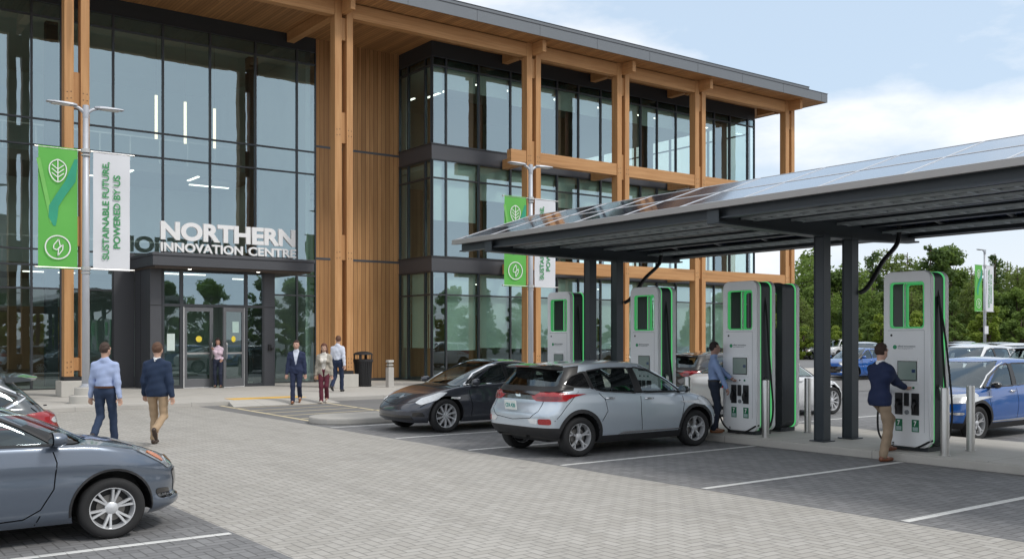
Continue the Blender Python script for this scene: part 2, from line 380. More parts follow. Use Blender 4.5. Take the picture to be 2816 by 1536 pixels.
for i in range(6):
    y = 25.9 - i*1.05; stripe(9.75, y-.25, 12.6, y+.15, .09, M['yellow_paint'], 'pale yellow hatch bar inside the crosswalk')
# ================================================================== the building
B = empty('office_building', (20, 36, .12), label='three storey timber and glass office building with a broad overhanging roof', cat='building')
BO = Vector((20, 36, .12))
def bb(mb, name, mat, parent=B, bevel=0, smooth=False, auto=None):
    """build in world numbers, parent to the building"""
    mb.v = [(x-BO.x, y-BO.y, z-BO.z) for x, y, z in mb.v]
    return mb.build(name, mat, parent, smooth=smooth, bevel=bevel, auto=auto)
YA, YW, YC, YR = 36.7, 34.07, 32.1, 30.9      # atrium glass, wing glass, columns, roof edge
XW0, XW1 = 21.2, 41.2
# ---- roof
bb(MB().box(-14, YR+.03, 14.0, 43.05, 56, 14.06), 'soffit', M['soffit'])
bb(MB().box(-14.05, YR, 14.0, -13.9, 56, 14.42).box(-13.9, YR, 13.985, 43.1, YR+.028, 14.42).box(43.055, YR+.028, 13.985, 43.1, 56, 14.42).box(-13.9, YR+.03, 14.065, 43.05, 56, 14.40), 'roof', M['fascia'])
up = bb(MB().box(-13.5, YR+.45, 14.40, 42.2, 55.5, 14.74), 'roof_parapet', M['fascia'])
for k in range(19):
    x = -12.3 + 3.05*k; bb(MB().box(x, YR-.004, 13.98, x+.012, YR, 14.425), 'roof_seam', M['mull'])
bb(MB().box(-13.9, YR-.02, 14.42, 43.12, YR+.10, 14.445).box(-13.5, YR+.43, 14.74, 42.22, YR+.55, 14.76), 'roof_flashing', M['charcoal'])
# ---- columns with cross beams
colx = [-1.9, 7.17, 16.16, 24.8, 29.8, 34.75, 41.42]
for i, x in enumerate(colx):
    c = MB()
    c.box(x-.36, YC-.17, .72, x-.09, YC+.2, 14.0); c.box(x+.11, YC-.17, .72, x+.36, YC+.2, 14.0)
    col = bb(c, 'column', M['wood_z'], bevel=.008)
    for z0, z1 in ((4.7,5.6),(8.9,10.0),(12.6,13.4),(.9,1.3)):
        so_ = MB().box(x-.088, YC-.08, z0, x+.108, YC+.14, z1).build('spacer_block', M['wood_z'], col); so_.data.transform(Matrix.Translation(-BO))
    pl = MB().box(x-.50, YC-.42, .12, x+.46, YC+.36, .60); p = pl.build('plinth', M['plinth'], col, bevel=.02); p.data.transform(Matrix.Translation(-BO))
    bo = MB().box(x-.38, YC-.19, .60, x+.38, YC+.22, .715); p = bo.build('base_plate', M['black'], col); p.data.transform(Matrix.Translation(-BO))
    bt = MB()
    for zz in (.85, 1.0, 1.15, 4.75, 4.95, 9.15, 9.35):
        for dx in (-.28,-.17,.18,.29): bt.lathe([(0,-.006),(.016,-.006),(.016,.002)], (x+dx, YC-.172, zz+.03*(dx*7%1)), 'y', 8)
    p = bt.build('bolt', M['black'], col); p.data.transform(Matrix.Translation(-BO))
    # outrigger that carries the eave, and the beam going back to the facade
    bb(MB().box(x-.085, YC-.85, 13.52, x+.105, YC+.75, 13.998), 'outrigger', M['wood_y'], bevel=.008)
    yb = YA-.1 if x < 20 else YW-.1
    bb(MB().box(x-.14, YC+.78, 13.62, x+.16, yb, 13.998), 'cross_beam', M['wood_y'])
    if x > 20:
        bb(MB().box(x-.13, YC+.22, 9.10, x+.13, yb, 9.5), 'cross_beam', M['wood_y'])
        bb(MB().box(x-.13, YC+.22, 4.62, x+.13, yb, 5.05), 'cross_beam', M['wood_y'])
for a, b in zip(colx[:-1], colx[1:]):
    bb(MB().box(a+.365, YC-.16, 13.43, b-.365, YC+.16, 13.97), 'beam', M['wood_x'], bevel=.008)
for a, b in zip(colx[3:-1], colx[4:]):
    for z0, z1 in ((9.05, 9.56), (4.58, 5.11)): bb(MB().box(a+.365, YC-.14, z0, b-.365, YC+.15, z1), 'beam', M['wood_x'], bevel=.008)
for z0, z1 in ((9.05, 9.56), (4.58, 5.11)): bb(MB().box(colx[3]-1.15, YC-.14, z0, colx[3]-.365, YC+.15, z1), 'beam', M['wood_x'], bevel=.008)
# ---- solid bodies
bb(MB().box(17.32, YA, .12, 21.19, YA+.25, 14.0), 'timber_wall', M['clad'])
sm = MB()
for z in (5.12, 9.66): sm.box(17.33, YA-.012, z-.045, 21.18, YA-.002, z+.045)
sm.box(17.33, YA-.012, .12, 21.18, YA-.002, .22)
bb(sm, 'wall_flashing', M['charcoal'])
# wing bands (front and side), header
for z0, z1, nm, mt in ((4.61,5.23,'floor_band','charcoal'),(9.18,9.82,'floor_band','charcoal'),(13.40,13.998,'header_band','header')):
    bb(MB().prism([(XW0-.04,YW-.04),(XW1,YW-.04),(XW1,YW+.2),(XW0+.2,YW+.2),(XW0+.2,YA-.003),(XW0-.04,YA-.003)], z0, z1), nm, M[mt], bevel=.004)
    if nm == 'floor_band':
        bb(MB().box(XW0-.075, YW-.075, z1-.03, XW1+.02, YW-.042, z1+.012).box(XW0-.075, YW-.042, z1-.03, XW0-.042, YA-.003, z1+.012)
           .box(XW0-.06, YW-.06, z0-.01, XW1+.02, YW-.042, z0+.03).box(XW0-.06, YW-.042, z0-.01, XW0-.042, YA-.003, z0+.03), 'band_trim', M['mull'])
# side and rear faces of the block
bb(MB().box(XW1-.2, YW+.2, 4.61, XW1, 52, 5.23).box(XW1-.2, YW+.2, 9.18, XW1, 52, 9.82).box(XW1-.2, YW+.2, 13.4, XW1, 52, 13.998).box(-12, 52, .12, XW1, 52.2, 4.0), 'side_band', M['charcoal'])
# atrium header under soffit
bb(MB().box(-12, YA-.03, 13.45, 17.3, YA+.2, 13.998), 'header_band', M['header'])
# ---- inside
bb(MB().box(-12, 47.0, .12, 17.0, 47.2, 13.9).box(21.9, 43.0, .12, 36.0, 43.2, 13.9).box(17.0, YA+.3, .12, 17.2, 47, 13.9).box(21.7, 37.0, .12, 21.9, 47, 13.9), 'interior_wall', M['int_wall'])
bb(MB().box(22.0, 40.2, 5.3, 24.5, 40.35, 9.1).box(26.5, 39.2, 5.3, 27.3, 39.4, 9.1).box(24.3, 39.5, 9.9, 27.5, 39.7, 13.3).box(22.2,39.0,.15,27.0,39.2,3.0).box(31.0,39.0,9.9,33.0,39.2,13.2).box(31,39,.15,36,39.2,4.4).box(-2,43,.15,4,43.2,3.4).box(6.4,44,.15,9.5,44.2,3.2), 'interior_partition', M['int_wood'])
bb(MB().box(-12, YA+.25, .06, 41, 50, .115).box(21.5, YW+.25, 4.65, 41, 50, 5.15).box(21.5, YW+.25, 9.22, 41, 50, 9.75).box(-12, 42.5, 4.5, 17, 47, 4.9).box(-12, 42.5, 8.9, 17, 47, 9.3).box(21.5,YW+.25,.07,41,36.7,.113), 'floor_slab', M['int_floor'])
bb(MB().box(21.5, YW+.25, 4.40, 41, 50, 4.6).box(21.5, YW+.25, 8.95, 41, 50, 9.15).box(21.5, YW+.25, 13.3, 41, 50, 13.4).box(-12, YA+.3, 13.5, 17, 47, 13.6), 'ceiling', M['int_ceil'])
ic = MB()
for x in (-3, 3.0, 7.9, 15.6): ic.box(x-.2, 39.0, .12, x+.2, 39.4, 13.5)
for x in (26.1, 29.4, 34.2, 39.6):
    for z0, z1 in ((.12,4.4),(5.25,8.95),(9.85,13.3)): ic.box(x-.22, 34.75, z0, x+.22, 35.2, z1)
bb(ic, 'interior_column', M['header'])
rail = MB()
for z in (4.9, 9.3):
    for x in np.arange(-10, 17, 1.2): rail.box(x-.02, 42.4, z, x+.02, 42.45, z+1.0)
    rail.box(-12, 42.38, z+1.0, 17, 42.46, z+1.06)
bb(rail, 'railing', M['steel'])
# ---- windows: one per bay and storey, frame > pane(s)
def window(p0, p1, z0, z1, splits, panes, fr=.035, axis='x', blind=0, dk='glass'):
    """p0,p1 = ends of the bay in plan; splits = transom heights"""
    d = Vector((p1[0]-p0[0], p1[1]-p0[1], 0)); L = d.length; d.normalize(); n = Vector((d.y, -d.x, 0))   # n = outward
    mb = MB(); zs = [z0] + list(splits) + [z1]
    def bx(m, a, b, za, zb, o0, o1):
        P = [Vector((p0[0], p0[1], 0)) + d*s + n*o for s, o in ((a,o0),(b,o0),(b,o1),(a,o1))]
        m._add([(p.x,p.y,za) for p in P]+[(p.x,p.y,zb) for p in P], [(3,2,1,0),(4,5,6,7),(0,1,5,4),(1,2,6,5),(2,3,7,6),(3,0,4,7)])
    bx(mb, 0, fr, z0, z1, -.08, .055); bx(mb, L-fr, L-.002, z0, z1, -.08, .055)
    for z in zs: bx(mb, fr, L-fr, max(z0, z-.03), min(z1, z+.03), -.08, .045)
    f = bb(mb, 'window', M['mull'])
    for k in range(len(zs)-1):
        g = MB(); bx(g, fr, L-fr, zs[k]+.03, zs[k+1]-.03, -.012, .0)
        o = g.build('pane', M[panes[k] if k < len(panes) else dk], f); o.data.transform(Matrix.Translation(-BO))
    if blind:
        g = MB(); bx(g, .06, L-.06, z1-blind*(z1-z0), z1-.05, -.16, -.15); o = g.build('blind', M['blind'], f); o.data.transform(Matrix.Translation(-BO))
    return f
AX = [-10.8,-9.05,-7.3,-5.55,-3.8,-2.05,-.3,1.45,3.2,4.98,6.78,7.72,9.45,11.2,12.96,14.75,16.48,17.3]
for a, b in zip(AX[:-1], AX[1:]):
    ground_ok = b < 10.2 or a > 14.7
    if ground_ok and a != 9.45: window((a,YA),(b,YA), .14, 4.94, (3.6, 4.4), ('glass_door','glass','glass'))
    window((a,YA),(b,YA), 4.94, 8.5, (), ('glass',))
    window((a,YA),(b,YA), 8.5, 13.45, (9.4, 12.93), ('glass','glass','spandrel'))
bb(MB().box(9.46, YA-.06, .12, 10.17, YA+.1, 4.94), 'metal_wall_panel', M['charcoal'])
for a, b in ((10.6,11.2),(11.2,12.96),(12.96,14.5)): window((a,YA),(b,YA), 4.4, 4.94, (), ('glass',))
WX = [21.2,21.87,23.5,25.16,26.45,27.75,29.0,30.35,31.65,32.9,34.0,35.3,36.7,38.06,39.25,40.64,41.2]
rb = random.Random(5)
for i, (a, b) in enumerate(zip(WX[:-1], WX[1:])):
    window((a,YW),(b,YW), .14, 4.61, (3.67,), ('glass_door','glass'), blind=0 if i in (0,14,15) else rb.choice((.70,.71,.72,.70,.2)))
    window((a,YW),(b,YW), 5.23, 9.18, (8.44,), ('glass','glass'), blind=rb.choice((.36,.37,.2,0.36,.62)) if i < 14 else 0)
    window((a,YW),(b,YW), 9.82, 13.4, (13.02,), ('glass','spandrel'), blind=rb.choice((.34,.35,.4,.36)) if i < 12 else 0)
SY = [36.68,35.95,34.58,34.09]
for a, b in zip(SY[:-1], SY[1:]):
    window((XW0,a),(XW0,b), .14, 4.61, (3.67,), ('glass_door','glass_door'), blind=.70)
    window((XW0,a),(XW0,b), 5.23, 9.18, (8.44,), ('glass_door','glass_door'))
    window((XW0,a),(XW0,b), 9.82, 13.4, (13.02,), ('glass_door','spandrel'))
for k in range(6):
    ya, yb_ = 34.3+k*2.9, 34.3+(k+1)*2.9
    for z0, z1 in ((.14,4.61),(5.23,9.18),(9.82,13.4)): window((XW1-.1,ya),(XW1-.1,yb_), z0, z1, (z1-.7,), ('glass','glass'))
# ---- interior lights behind the glass, some added to brighten rooms (each hangs on its own)
def B1(m): return m
for i, (x, z0, z1, lab) in enumerate(((8.35,9.3,11.4,'leftmost long glowing pendant tube in the atrium'),(11.35,9.45,11.1,'tall glowing pendant tube above the entrance sign, left of three'),(12.45,9.4,11.0,'middle glowing pendant tube above the entrance sign'),(13.6,9.35,10.9,'right glowing pendant tube above the entrance sign'))):
    e = empty('pendant_light', (x, 38.0, z0), label=lab, cat='lamp', group='glowing pendant tubes hanging in the atrium')
    MB().lathe([(0,0),(.055,0),(.055,z1-z0),(0,z1-z0)], (0,0,0), 'z', 12).build('tube', M['tube'], e, smooth=False)
    MB().tube([(0,0,z1-z0),(0,0,13.5-z0)], .008, 5).build('cord', M['black'], e)
for (x, y, z, L_, lab) in ((23.0,36.6,12.6,1.6,'bright ceiling strip light in the top corner office'),(22.6,38.4,12.6,1.2,'small ceiling strip light deep in the top corner office'),(11.0,40.5,8.5,1.3,'thin ceiling strip light above the entrance, left one'),(13.6,40.5,8.5,1.3,'thin ceiling strip light above the entrance, right one')):
    e = empty('ceiling_light', (x, y, z), label=lab, cat='lamp', group='ceiling strip lights inside the offices')
    MB().box(-.05,-L_/2,-.04,.05,L_/2,0).build('diffuser', M['tubew'], e); MB().box(-.06,-L_/2-.02,.001,.06,L_/2+.02,.05).build('housing', M['black'], e)
nth = ['first','second','third','fourth','fifth','sixth']
for fl, z, ys in (('ground floor',4.40,36.2),('middle floor',8.95,36.2),('top floor',13.3,36.2)):  # strips added in every bay to brighten the wing rooms and blinds
    for i, x in enumerate((24.3, 27.2, 29.6, 32.4, 35.6, 39.0)):
        e = empty('ceiling_light', (x, ys, z-.09), label='added ceiling strip light brightening the %s of the wing, %s bay from the corner' % (fl, nth[i]), cat='lamp', group='added ceiling strip lights brightening the wing')
        MB().box(-.9,-.07,-.04,.9,.07,0).build('diffuser', M['tubew'], e); MB().box(-.92,-.08,.001,.92,.08,.05).build('housing', M['black'], e)
for i, (x, y, z) in enumerate(((3.5,40,4.45),(8.0,40,4.45),(16,40,4.45),(12.4,38.2,4.45),(6,44,8.85),(11,44,8.85),(15.5,44,8.85))):  # extra ceiling lights, added to lift the dark atrium interior
    e = empty('ceiling_light', (x, y, z-.06), label='added ceiling light brightening the tall atrium', cat='lamp', group='added ceiling lights brightening the tall atrium')
    MB().box(-.9,-.07,-.04,.9,.07,0).build('diffuser', M['tubew'], e); MB().box(-.92,-.08,.001,.92,.08,.05).build('housing', M['black'], e)
# ---- entrance vestibule
YD = 34.8
def pane(x0, x1, z0, z1, y=YD, mat='glass_door', parent=B): return bb(MB().box(x0, y-.006, z0, x1, y+.006, z1), 'pane', M[mat], parent)
bb(MB().box(10.18, YD-.03, .12, 10.58, YD+.4, 4.35).box(10.18, YD+.4, .12, 10.30, YA-.065, 4.35), 'entrance_pier', M['charcoal'], bevel=.006)
bb(MB().box(14.32, YD-.03, .12, 14.74, YD+.4, 4.35).box(14.62, YD+.4, .12, 14.74, YA-.065, 4.35), 'entrance_pier', M['charcoal'], bevel=.006)
bb(MB().box(10.175, YD-.034, 3.02, 10.585, YD-.03, 3.05).box(14.315, YD-.034, 3.02, 14.745, YD-.03, 3.05).box(10.176,YD+1.1,.12,10.1795,YD+1.13,4.35), 'panel_joint', M['black'])
fm = MB()
for x0, x1 in ((10.585,10.66),(11.20,11.32),(13.56,13.68),(14.24,14.315)): fm.box(x0, YD-.05, .12, x1, YD+.06, 4.35)
for x0, x1 in ((10.66,11.20),(11.32,13.56),(13.68,14.24)): fm.box(x0, YD-.05, 3.0, x1, YD+.06, 3.10); fm.box(x0, YD-.05, 4.22, x1, YD+.06, 4.35)
fm.box(10.66, YD-.05, .12, 11.20, YD+.06, .24).box(13.68, YD-.05, .12, 14.24, YD+.06, .24)
bb(fm, 'entrance_frame', M['mull'])
for x0, x1, z0, z1 in ((10.66,11.20,.24,3.0),(13.68,14.24,.24,3.0),(10.66,11.20,3.1,4.22),(11.32,13.56,3.1,4.22),(13.68,14.24,3.1,4.22)): pane(x0, x1, z0, z1, mat='glass' if z0 > 3 else 'glass_door')
def door(hx, wd, ang, sgn):
    """leaf hinged at hx, opening outwards by ang"""
    e = bpy.data.objects.new('door', None); COL.objects.link(e); e.parent = B; e.location = Vector((hx, YD, .14))-BO; e.rotation_euler = (0, 0, R(ang))
    f = MB(); X = lambda a: a*sgn
    f.box(0, -.03, 0, X(.13), .03, 2.85); f.box(X(wd-.13), -.03, 0, X(wd), .03, 2.85); f.box(X(.13), -.03, 0, X(wd-.13), .03, .30); f.box(X(.13), -.03, 2.70, X(wd-.13), .03, 2.85)
    f.build('door_frame', flat('door_metal', (.17,.175,.185), .4, .4, .06, 4), e, bevel=.004)
    MB().box(X(.13), -.008, .30, X(wd-.13), .008, 2.70).build('door_glass', M['glass_door'], e)
    MB().box(X(.13), -.02, 1.18, X(wd-.13), .02, 1.24).build('push_bar', M['steel'], e)
    MB().box(X(0), -.045, -.012, X(wd), -.031, .004).box(X(.0), -.045, .0, X(.022), -.031, 2.87).build('weather_strip', M['white_letter'], e)
    h = X(wd-.07); MB().tube([(h,-.035,1.0),(h,-.11,1.03),(h,-.12,1.1),(h,-.12,1.5),(h,-.11,1.57),(h,-.035,1.6)], .016, 8).build('handle', M['steel'], e, smooth=True)
    MB().lathe([(0,-.014),(.11,-.014),(.11,-.009)], (X(wd*.52), 0, 1.72), 'y', 20).build('door_sticker', flat('yellow_sticker', (.85,.66,.06), .5), e)
    return e
door(11.33, 1.07, 0, 1); dr = door(13.55, 1.07, 27, -1)
MB().box(-.62,-.016,1.95,-.28,-.010,2.35).build('notice', flat('pale_notice', (.45,.60,.55), .6), dr)
bb(MB().box(10.76, YD-.02, 1.45, 11.03, YD-.012, 2.05), 'notice', flat('white_notice', (.62,.72,.68), .6))
bb(MB().box(14.47,YD-.09,1.42,14.58,YD-.031,1.66).lathe([(0,-.16),(.05,-.15),(.05,-.09)], (14.60, YD, 1.5), 'y', 10), 'door_opener_button', M['black'])
# canopy over the door
bb(MB().box(10.0, 33.85, 4.36, 15.9, YA-.06, 4.70), 'entrance_canopy', M['charcoal'], bevel=.01)
bb(MB().box(9.97, 33.82, 4.702, 15.93, YA-.06, 4.80), 'canopy_trim', M['charcoal'], bevel=.01)
bb(MB().box(10.1, 33.95, 4.30, 15.8, YA-.07, 4.357), 'canopy_soffit', flat('canopy_soffit_brown', (.10,.075,.06), .6))
dl = MB()
for x in (11.4, 13.9): dl.lathe([(0,4.29),(.06,4.29),(.06,4.299)], (x, 34.3, 0), 'z', 12)
bb(dl, 'downlight', emit('downlight', (1,.95,.85), 6))
# ---- sign
def letters(txt, x0, x1, z0, z1, bold):
    me = fit_text(text_mesh('sign_lettering', txt, 1, .05, M['white_letter'], bold), x1-x0, z1-z0)
    o = link('sign_lettering', me, B, Vector((x0, 33.92, z0))-BO, (R(90), 0, 0)); return o
letters('NORTHERN', 10.27, 15.16, 5.24, 5.88, .042)
letters('INNOVATION', 10.27, 13.16, 4.84, 5.16, .026); letters('CENTRE', 13.36, 15.19, 4.84, 5.16, .026)
bb(MB().box(10.3, 33.96, 4.80, 15.1, 33.99, 4.845), 'sign_rail', M['charcoal'])
# ================================================================== cars
def lerp(a, b, t): return a+(b-a)*t
def curve(pts):
    """smooth monotone-ish interpolation through (x, y) points"""
    xs = [p[0] for p in pts]; ys = [p[1] for p in pts]
    def f(x):
        if x <= xs[0]: return ys[0]
        if x >= xs[-1]: return ys[-1]
        i = 0
        while x > xs[i+1]: i += 1
        def sl(k):
            if k <= 0 or k >= len(xs)-1: return (ys[min(k+1,len(xs)-1)]-ys[max(k-1,0)])/(xs[min(k+1,len(xs)-1)]-xs[max(k-1,0)])
            a = (ys[k]-ys[k-1])/(xs[k]-xs[k-1]); b = (ys[k+1]-ys[k])/(xs[k+1]-xs[k])
            return 0 if a*b <= 0 else 2*a*b/(a+b)
        h = xs[i+1]-xs[i]; t = (x-xs[i])/h; m0, m1 = sl(i)*h, sl(i+1)*h
        return (2*t**3-3*t*t+1)*ys[i]+(t**3-2*t*t+t)*m0+(-2*t**3+3*t*t)*ys[i+1]+(t**3-t*t)*m1
    return f
NFQ, NSD = 20, 44
def resample(pl, n):
    d = [0]
    for a, b in zip(pl[:-1], pl[1:]): d.append(d[-1]+math.hypot(a[0]-b[0], a[1]-b[1]))
    out = []; j = 0
    for i in range(n+1):
        s = d[-1]*i/n
        while j < len(d)-2 and d[j+1] < s: j += 1
        t = (s-d[j])/max(1e-9, d[j+1]-d[j]); out.append((lerp(pl[j][0], pl[j+1][0], t), lerp(pl[j][1], pl[j+1][1], t)))
    return out
def plan_half(xf, xr, w, Lf, Lr, nf, nr, tf=.0, tr=.0):
    """half outline in plan from the front centre over +y to the rear centre"""
    q = [(xf-Lf*(1-max(0,math.cos(a))**(2/nf)), w*math.sin(a)**(2/nf)) for a in [math.pi/2*i/160 for i in range(161)]]
    F = resample(q, NFQ)
    q = [(xr+Lr*(1-max(0,math.cos(a))**(2/nr)), w*math.sin(a)**(2/nr)) for a in [math.pi/2*i/160 for i in range(161)]]
    G = resample(q, NFQ)[::-1]
    x0, x1 = xf-Lf, xr+Lr
    S = [(lerp(x0, x1, i/NSD), w) for i in range(1, NSD)]
    pts = F + S + G; L = (xf-xr)/2; xm = (xf+xr)/2; out = []
    for x, y in pts:
        u = (x-xm)/L; k = 1-(tf*max(0,u)**2.4 if u > 0 else tr*max(0,-u)**2.4); out.append((x, y*k))
    return out
def seg_of(i):   # edge i..i+1 of the half outline
    return 0 if i < NFQ-3 else (1 if i < NFQ+NSD+3 else 2)
def car_shell(S):
    """rings of points; returns verts, faces, tags (region, segment, ring, col)"""
    zb, zs, zg, zr = curve(S['zb']), curve(S['zs']), curve(S['zg']), curve(S['zr'])
    wt, xft, xrt = curve(S['wt']), curve(S['xft']), curve(S['xrt'])
    rings = []; region = []
    NL = 20
    for k in range(NL+1):
        t = k/NL; pl = plan_half(S['xf']+xft(t), S['xr']+xrt(t), S['W']/2*wt(t), S['Lf'], S['Lr'], S['nf'], S['nr'], S['tf'], S['tr'])
        rings.append([(x, y, lerp(zb(x), zs(x), t)) for x, y in pl]); region.append(0)
    G = plan_half(S['gxf'], S['gxr'], S['gw']/2, S['gLf'], S['gLr'], 2.6, 3.0, .03, S.get('gtr', .06)); G = [(x, y, zg(x)) for x, y in G]
    top = rings[-1]; NH = 9
    for j in range(1, NH+1):
        s = j/NH; s = 1-(1-s)**1.15
        r = []
        for a, b in zip(top, G):
            p = [lerp(a[c], b[c], s) for c in range(3)]; dd = math.hypot(b[0]-a[0], b[1]-a[1])
            p[2] += 4*s*(1-s)*min(.05, dd*.055)*S.get('crown', 1)
            r.append(tuple(p))
        rings.append(r); region.append(1)
    Rr = plan_half(S['rxf'], S['rxr'], S['rw']/2, S['rLf'], S['rLr'], 2.6, 2.8, .05, .05); Rr = [(x, y, zr(x)) for x, y in Rr]
    NG = 12
    for j in range(1, NG+1):
        s = j/NG; r = []
        for a, b in zip(G, Rr):
            p = [lerp(a[c], b[c], s) for c in range(3)]; bul = 4*s*(1-s)
            L = math.hypot(b[0]-a[0], b[1]-a[1])+1e-6
            p[1] += bul*.016*(1 if b[1] > .3 else b[1]/.3); p[2] += bul*.03*min(1, L/.9)
            r.append(tuple(p))
        rings.append(r); region.append(2)
    NR = 8; xc = (S['rxf']+S['rxr'])/2
    for j in range(1, NR+1):
        s = j/NR; r = []
        for x, y, z in Rr:
            r.append((xc+(x-xc)*(1-.22*s), y*(1-s), z+S['rcrown']*(1-(1-s)**2.2)+ (0 if True else 0)))
        rings.append(r); region.append(3)
    n = len(rings[0]); V = []; F = []; T = []
    for sgn in (1, -1):
        base = len(V)
        for r in rings:
            for x, y, z in r: V.append((x, y*sgn, z))
        for k in range(len(rings)-1):
            for i in range(n-1):
                a = base+k*n+i; q = (a, a+1, a+n+1, a+n); q = q[::-1] if sgn < 0 else q
                F.append(q); T.append((region[k+1] if k+1 > NL else 0, seg_of(i), k, i))
    return V, F, T, n, NL, NH, NG
def cut_poly(bm, poly, axes, flt, closed=True):
    """cut faces along the edges of a polygon drawn in a coordinate plane"""
    a0, a1 = axes; n = len(poly)
    for i in range(n if closed else n-1):
        p, q = poly[i], poly[(i+1) % n]; d = (q[0]-p[0], q[1]-p[1]); L = math.hypot(*d)
        if L < 1e-6: continue
        nrm = [0,0,0]; nrm[a0] = -d[1]/L; nrm[a1] = d[0]/L; co_ = [0,0,0]; co_[a0] = p[0]; co_[a1] = p[1]
        lo = (min(p[0],q[0])-.002, min(p[1],q[1])-.002); hi = (max(p[0],q[0])+.002, max(p[1],q[1])+.002); sel = []
        for f in bm.faces:
            if not flt(f): continue
            xs = [v.co[a0] for v in f.verts]; ys = [v.co[a1] for v in f.verts]
            if max(xs) < lo[0] or min(xs) > hi[0] or max(ys) < lo[1] or min(ys) > hi[1]: continue
            sel.append(f)
        if not sel: continue
        geom = set(sel)
        for f in sel: geom.update(f.edges); geom.update(f.verts)
        bmesh.ops.bisect_plane(bm, geom=list(geom), plane_co=co_, plane_no=nrm, dist=1e-5)
def inside(poly, x, y):
    c = False; j = len(poly)-1
    for i in range(len(poly)):
        if (poly[i][1] > y) != (poly[j][1] > y) and x < (poly[j][0]-poly[i][0])*(y-poly[i][1])/(poly[j][1]-poly[i][1])+poly[i][0]: c = not c
        j = i
    return c
def smooth_poly(pts, r=.05, n=4):
    out = []; m = len(pts)
    for i in range(m):
        p = Vector(pts[i]); a = Vector(pts[i-1]); b = Vector(pts[(i+1) % m])
        ra = min(r, (a-p).length*.45); rb = min(r, (b-p).length*.45); A = p+(a-p).normalized()*ra; Bp = p+(b-p).normalized()*rb
        for k in range(n+1):
            t = k/n; out.append(tuple((1-t)**2*A+2*t*(1-t)*p+t*t*Bp))
    return out
class Ref:
    """smooth reference of the body used for normals and for projecting details"""
    def __init__(s, V, F):
        bm = bmesh.new(); vs = [bm.verts.new(p) for p in V]
        for f in F:
            q = [vs[i] for i in f]
            if len(set(q)) == 4:
                try: bm.faces.new(q)
                except ValueError: pass
        bmesh.ops.remove_doubles(bm, verts=bm.verts, dist=.0006); bmesh.ops.triangulate(bm, faces=bm.faces)
        bmesh.ops.recalc_face_normals(bm, faces=bm.faces); bm.normal_update()
        cm = Vector((0,0,.7)); tot = sum((f.calc_center_median()-cm).dot(f.normal)*f.calc_area() for f in bm.faces)
        if tot < 0: bmesh.ops.reverse_faces(bm, faces=bm.faces)
        bm.normal_update(); bm.verts.ensure_lookup_table(); bm.faces.ensure_lookup_table()
        s.co = [v.co.copy() for v in bm.verts]; s.no = [v.normal.copy() for v in bm.verts]; s.tri = [[v.index for v in f.verts] for f in bm.faces]
        bm.free(); s.bvh = BVHTree.FromPolygons(s.co, s.tri)
    def normal_at(s, idx, p):
        a, b, c = s.tri[idx]; A, Bq, C = s.co[a], s.co[b], s.co[c]
        v0, v1, v2 = Bq-A, C-A, p-A; d00, d01, d11, d20, d21 = v0.dot(v0), v0.dot(v1), v1.dot(v1), v2.dot(v0), v2.dot(v1)
        den = d00*d11-d01*d01
        if abs(den) < 1e-14: return s.no[a].copy()
        v = (d11*d20-d01*d21)/den; w_ = (d00*d21-d01*d20)/den; u = 1-v-w_
        r = s.no[a]*u+s.no[b]*v+s.no[c]*w_; return r.normalized() if r.length > 1e-6 else s.no[a].copy()
    def nearest(s, p):
        h = s.bvh.find_nearest(p); return h[0], s.normal_at(h[2], h[0])
    def cast(s, o, d):
        h = s.bvh.ray_cast(Vector(o), Vector(d).normalized())
        if h[0] is None: return None, None
        return h[0], s.normal_at(h[2], h[0])
def set_normals(me, ref):
    ns = []
    for v in me.vertices:
        _, n = ref.nearest(v.co); ns.append(n)
    for p in me.polygons: p.use_smooth = True
    me.normals_split_custom_set_from_vertices(ns)
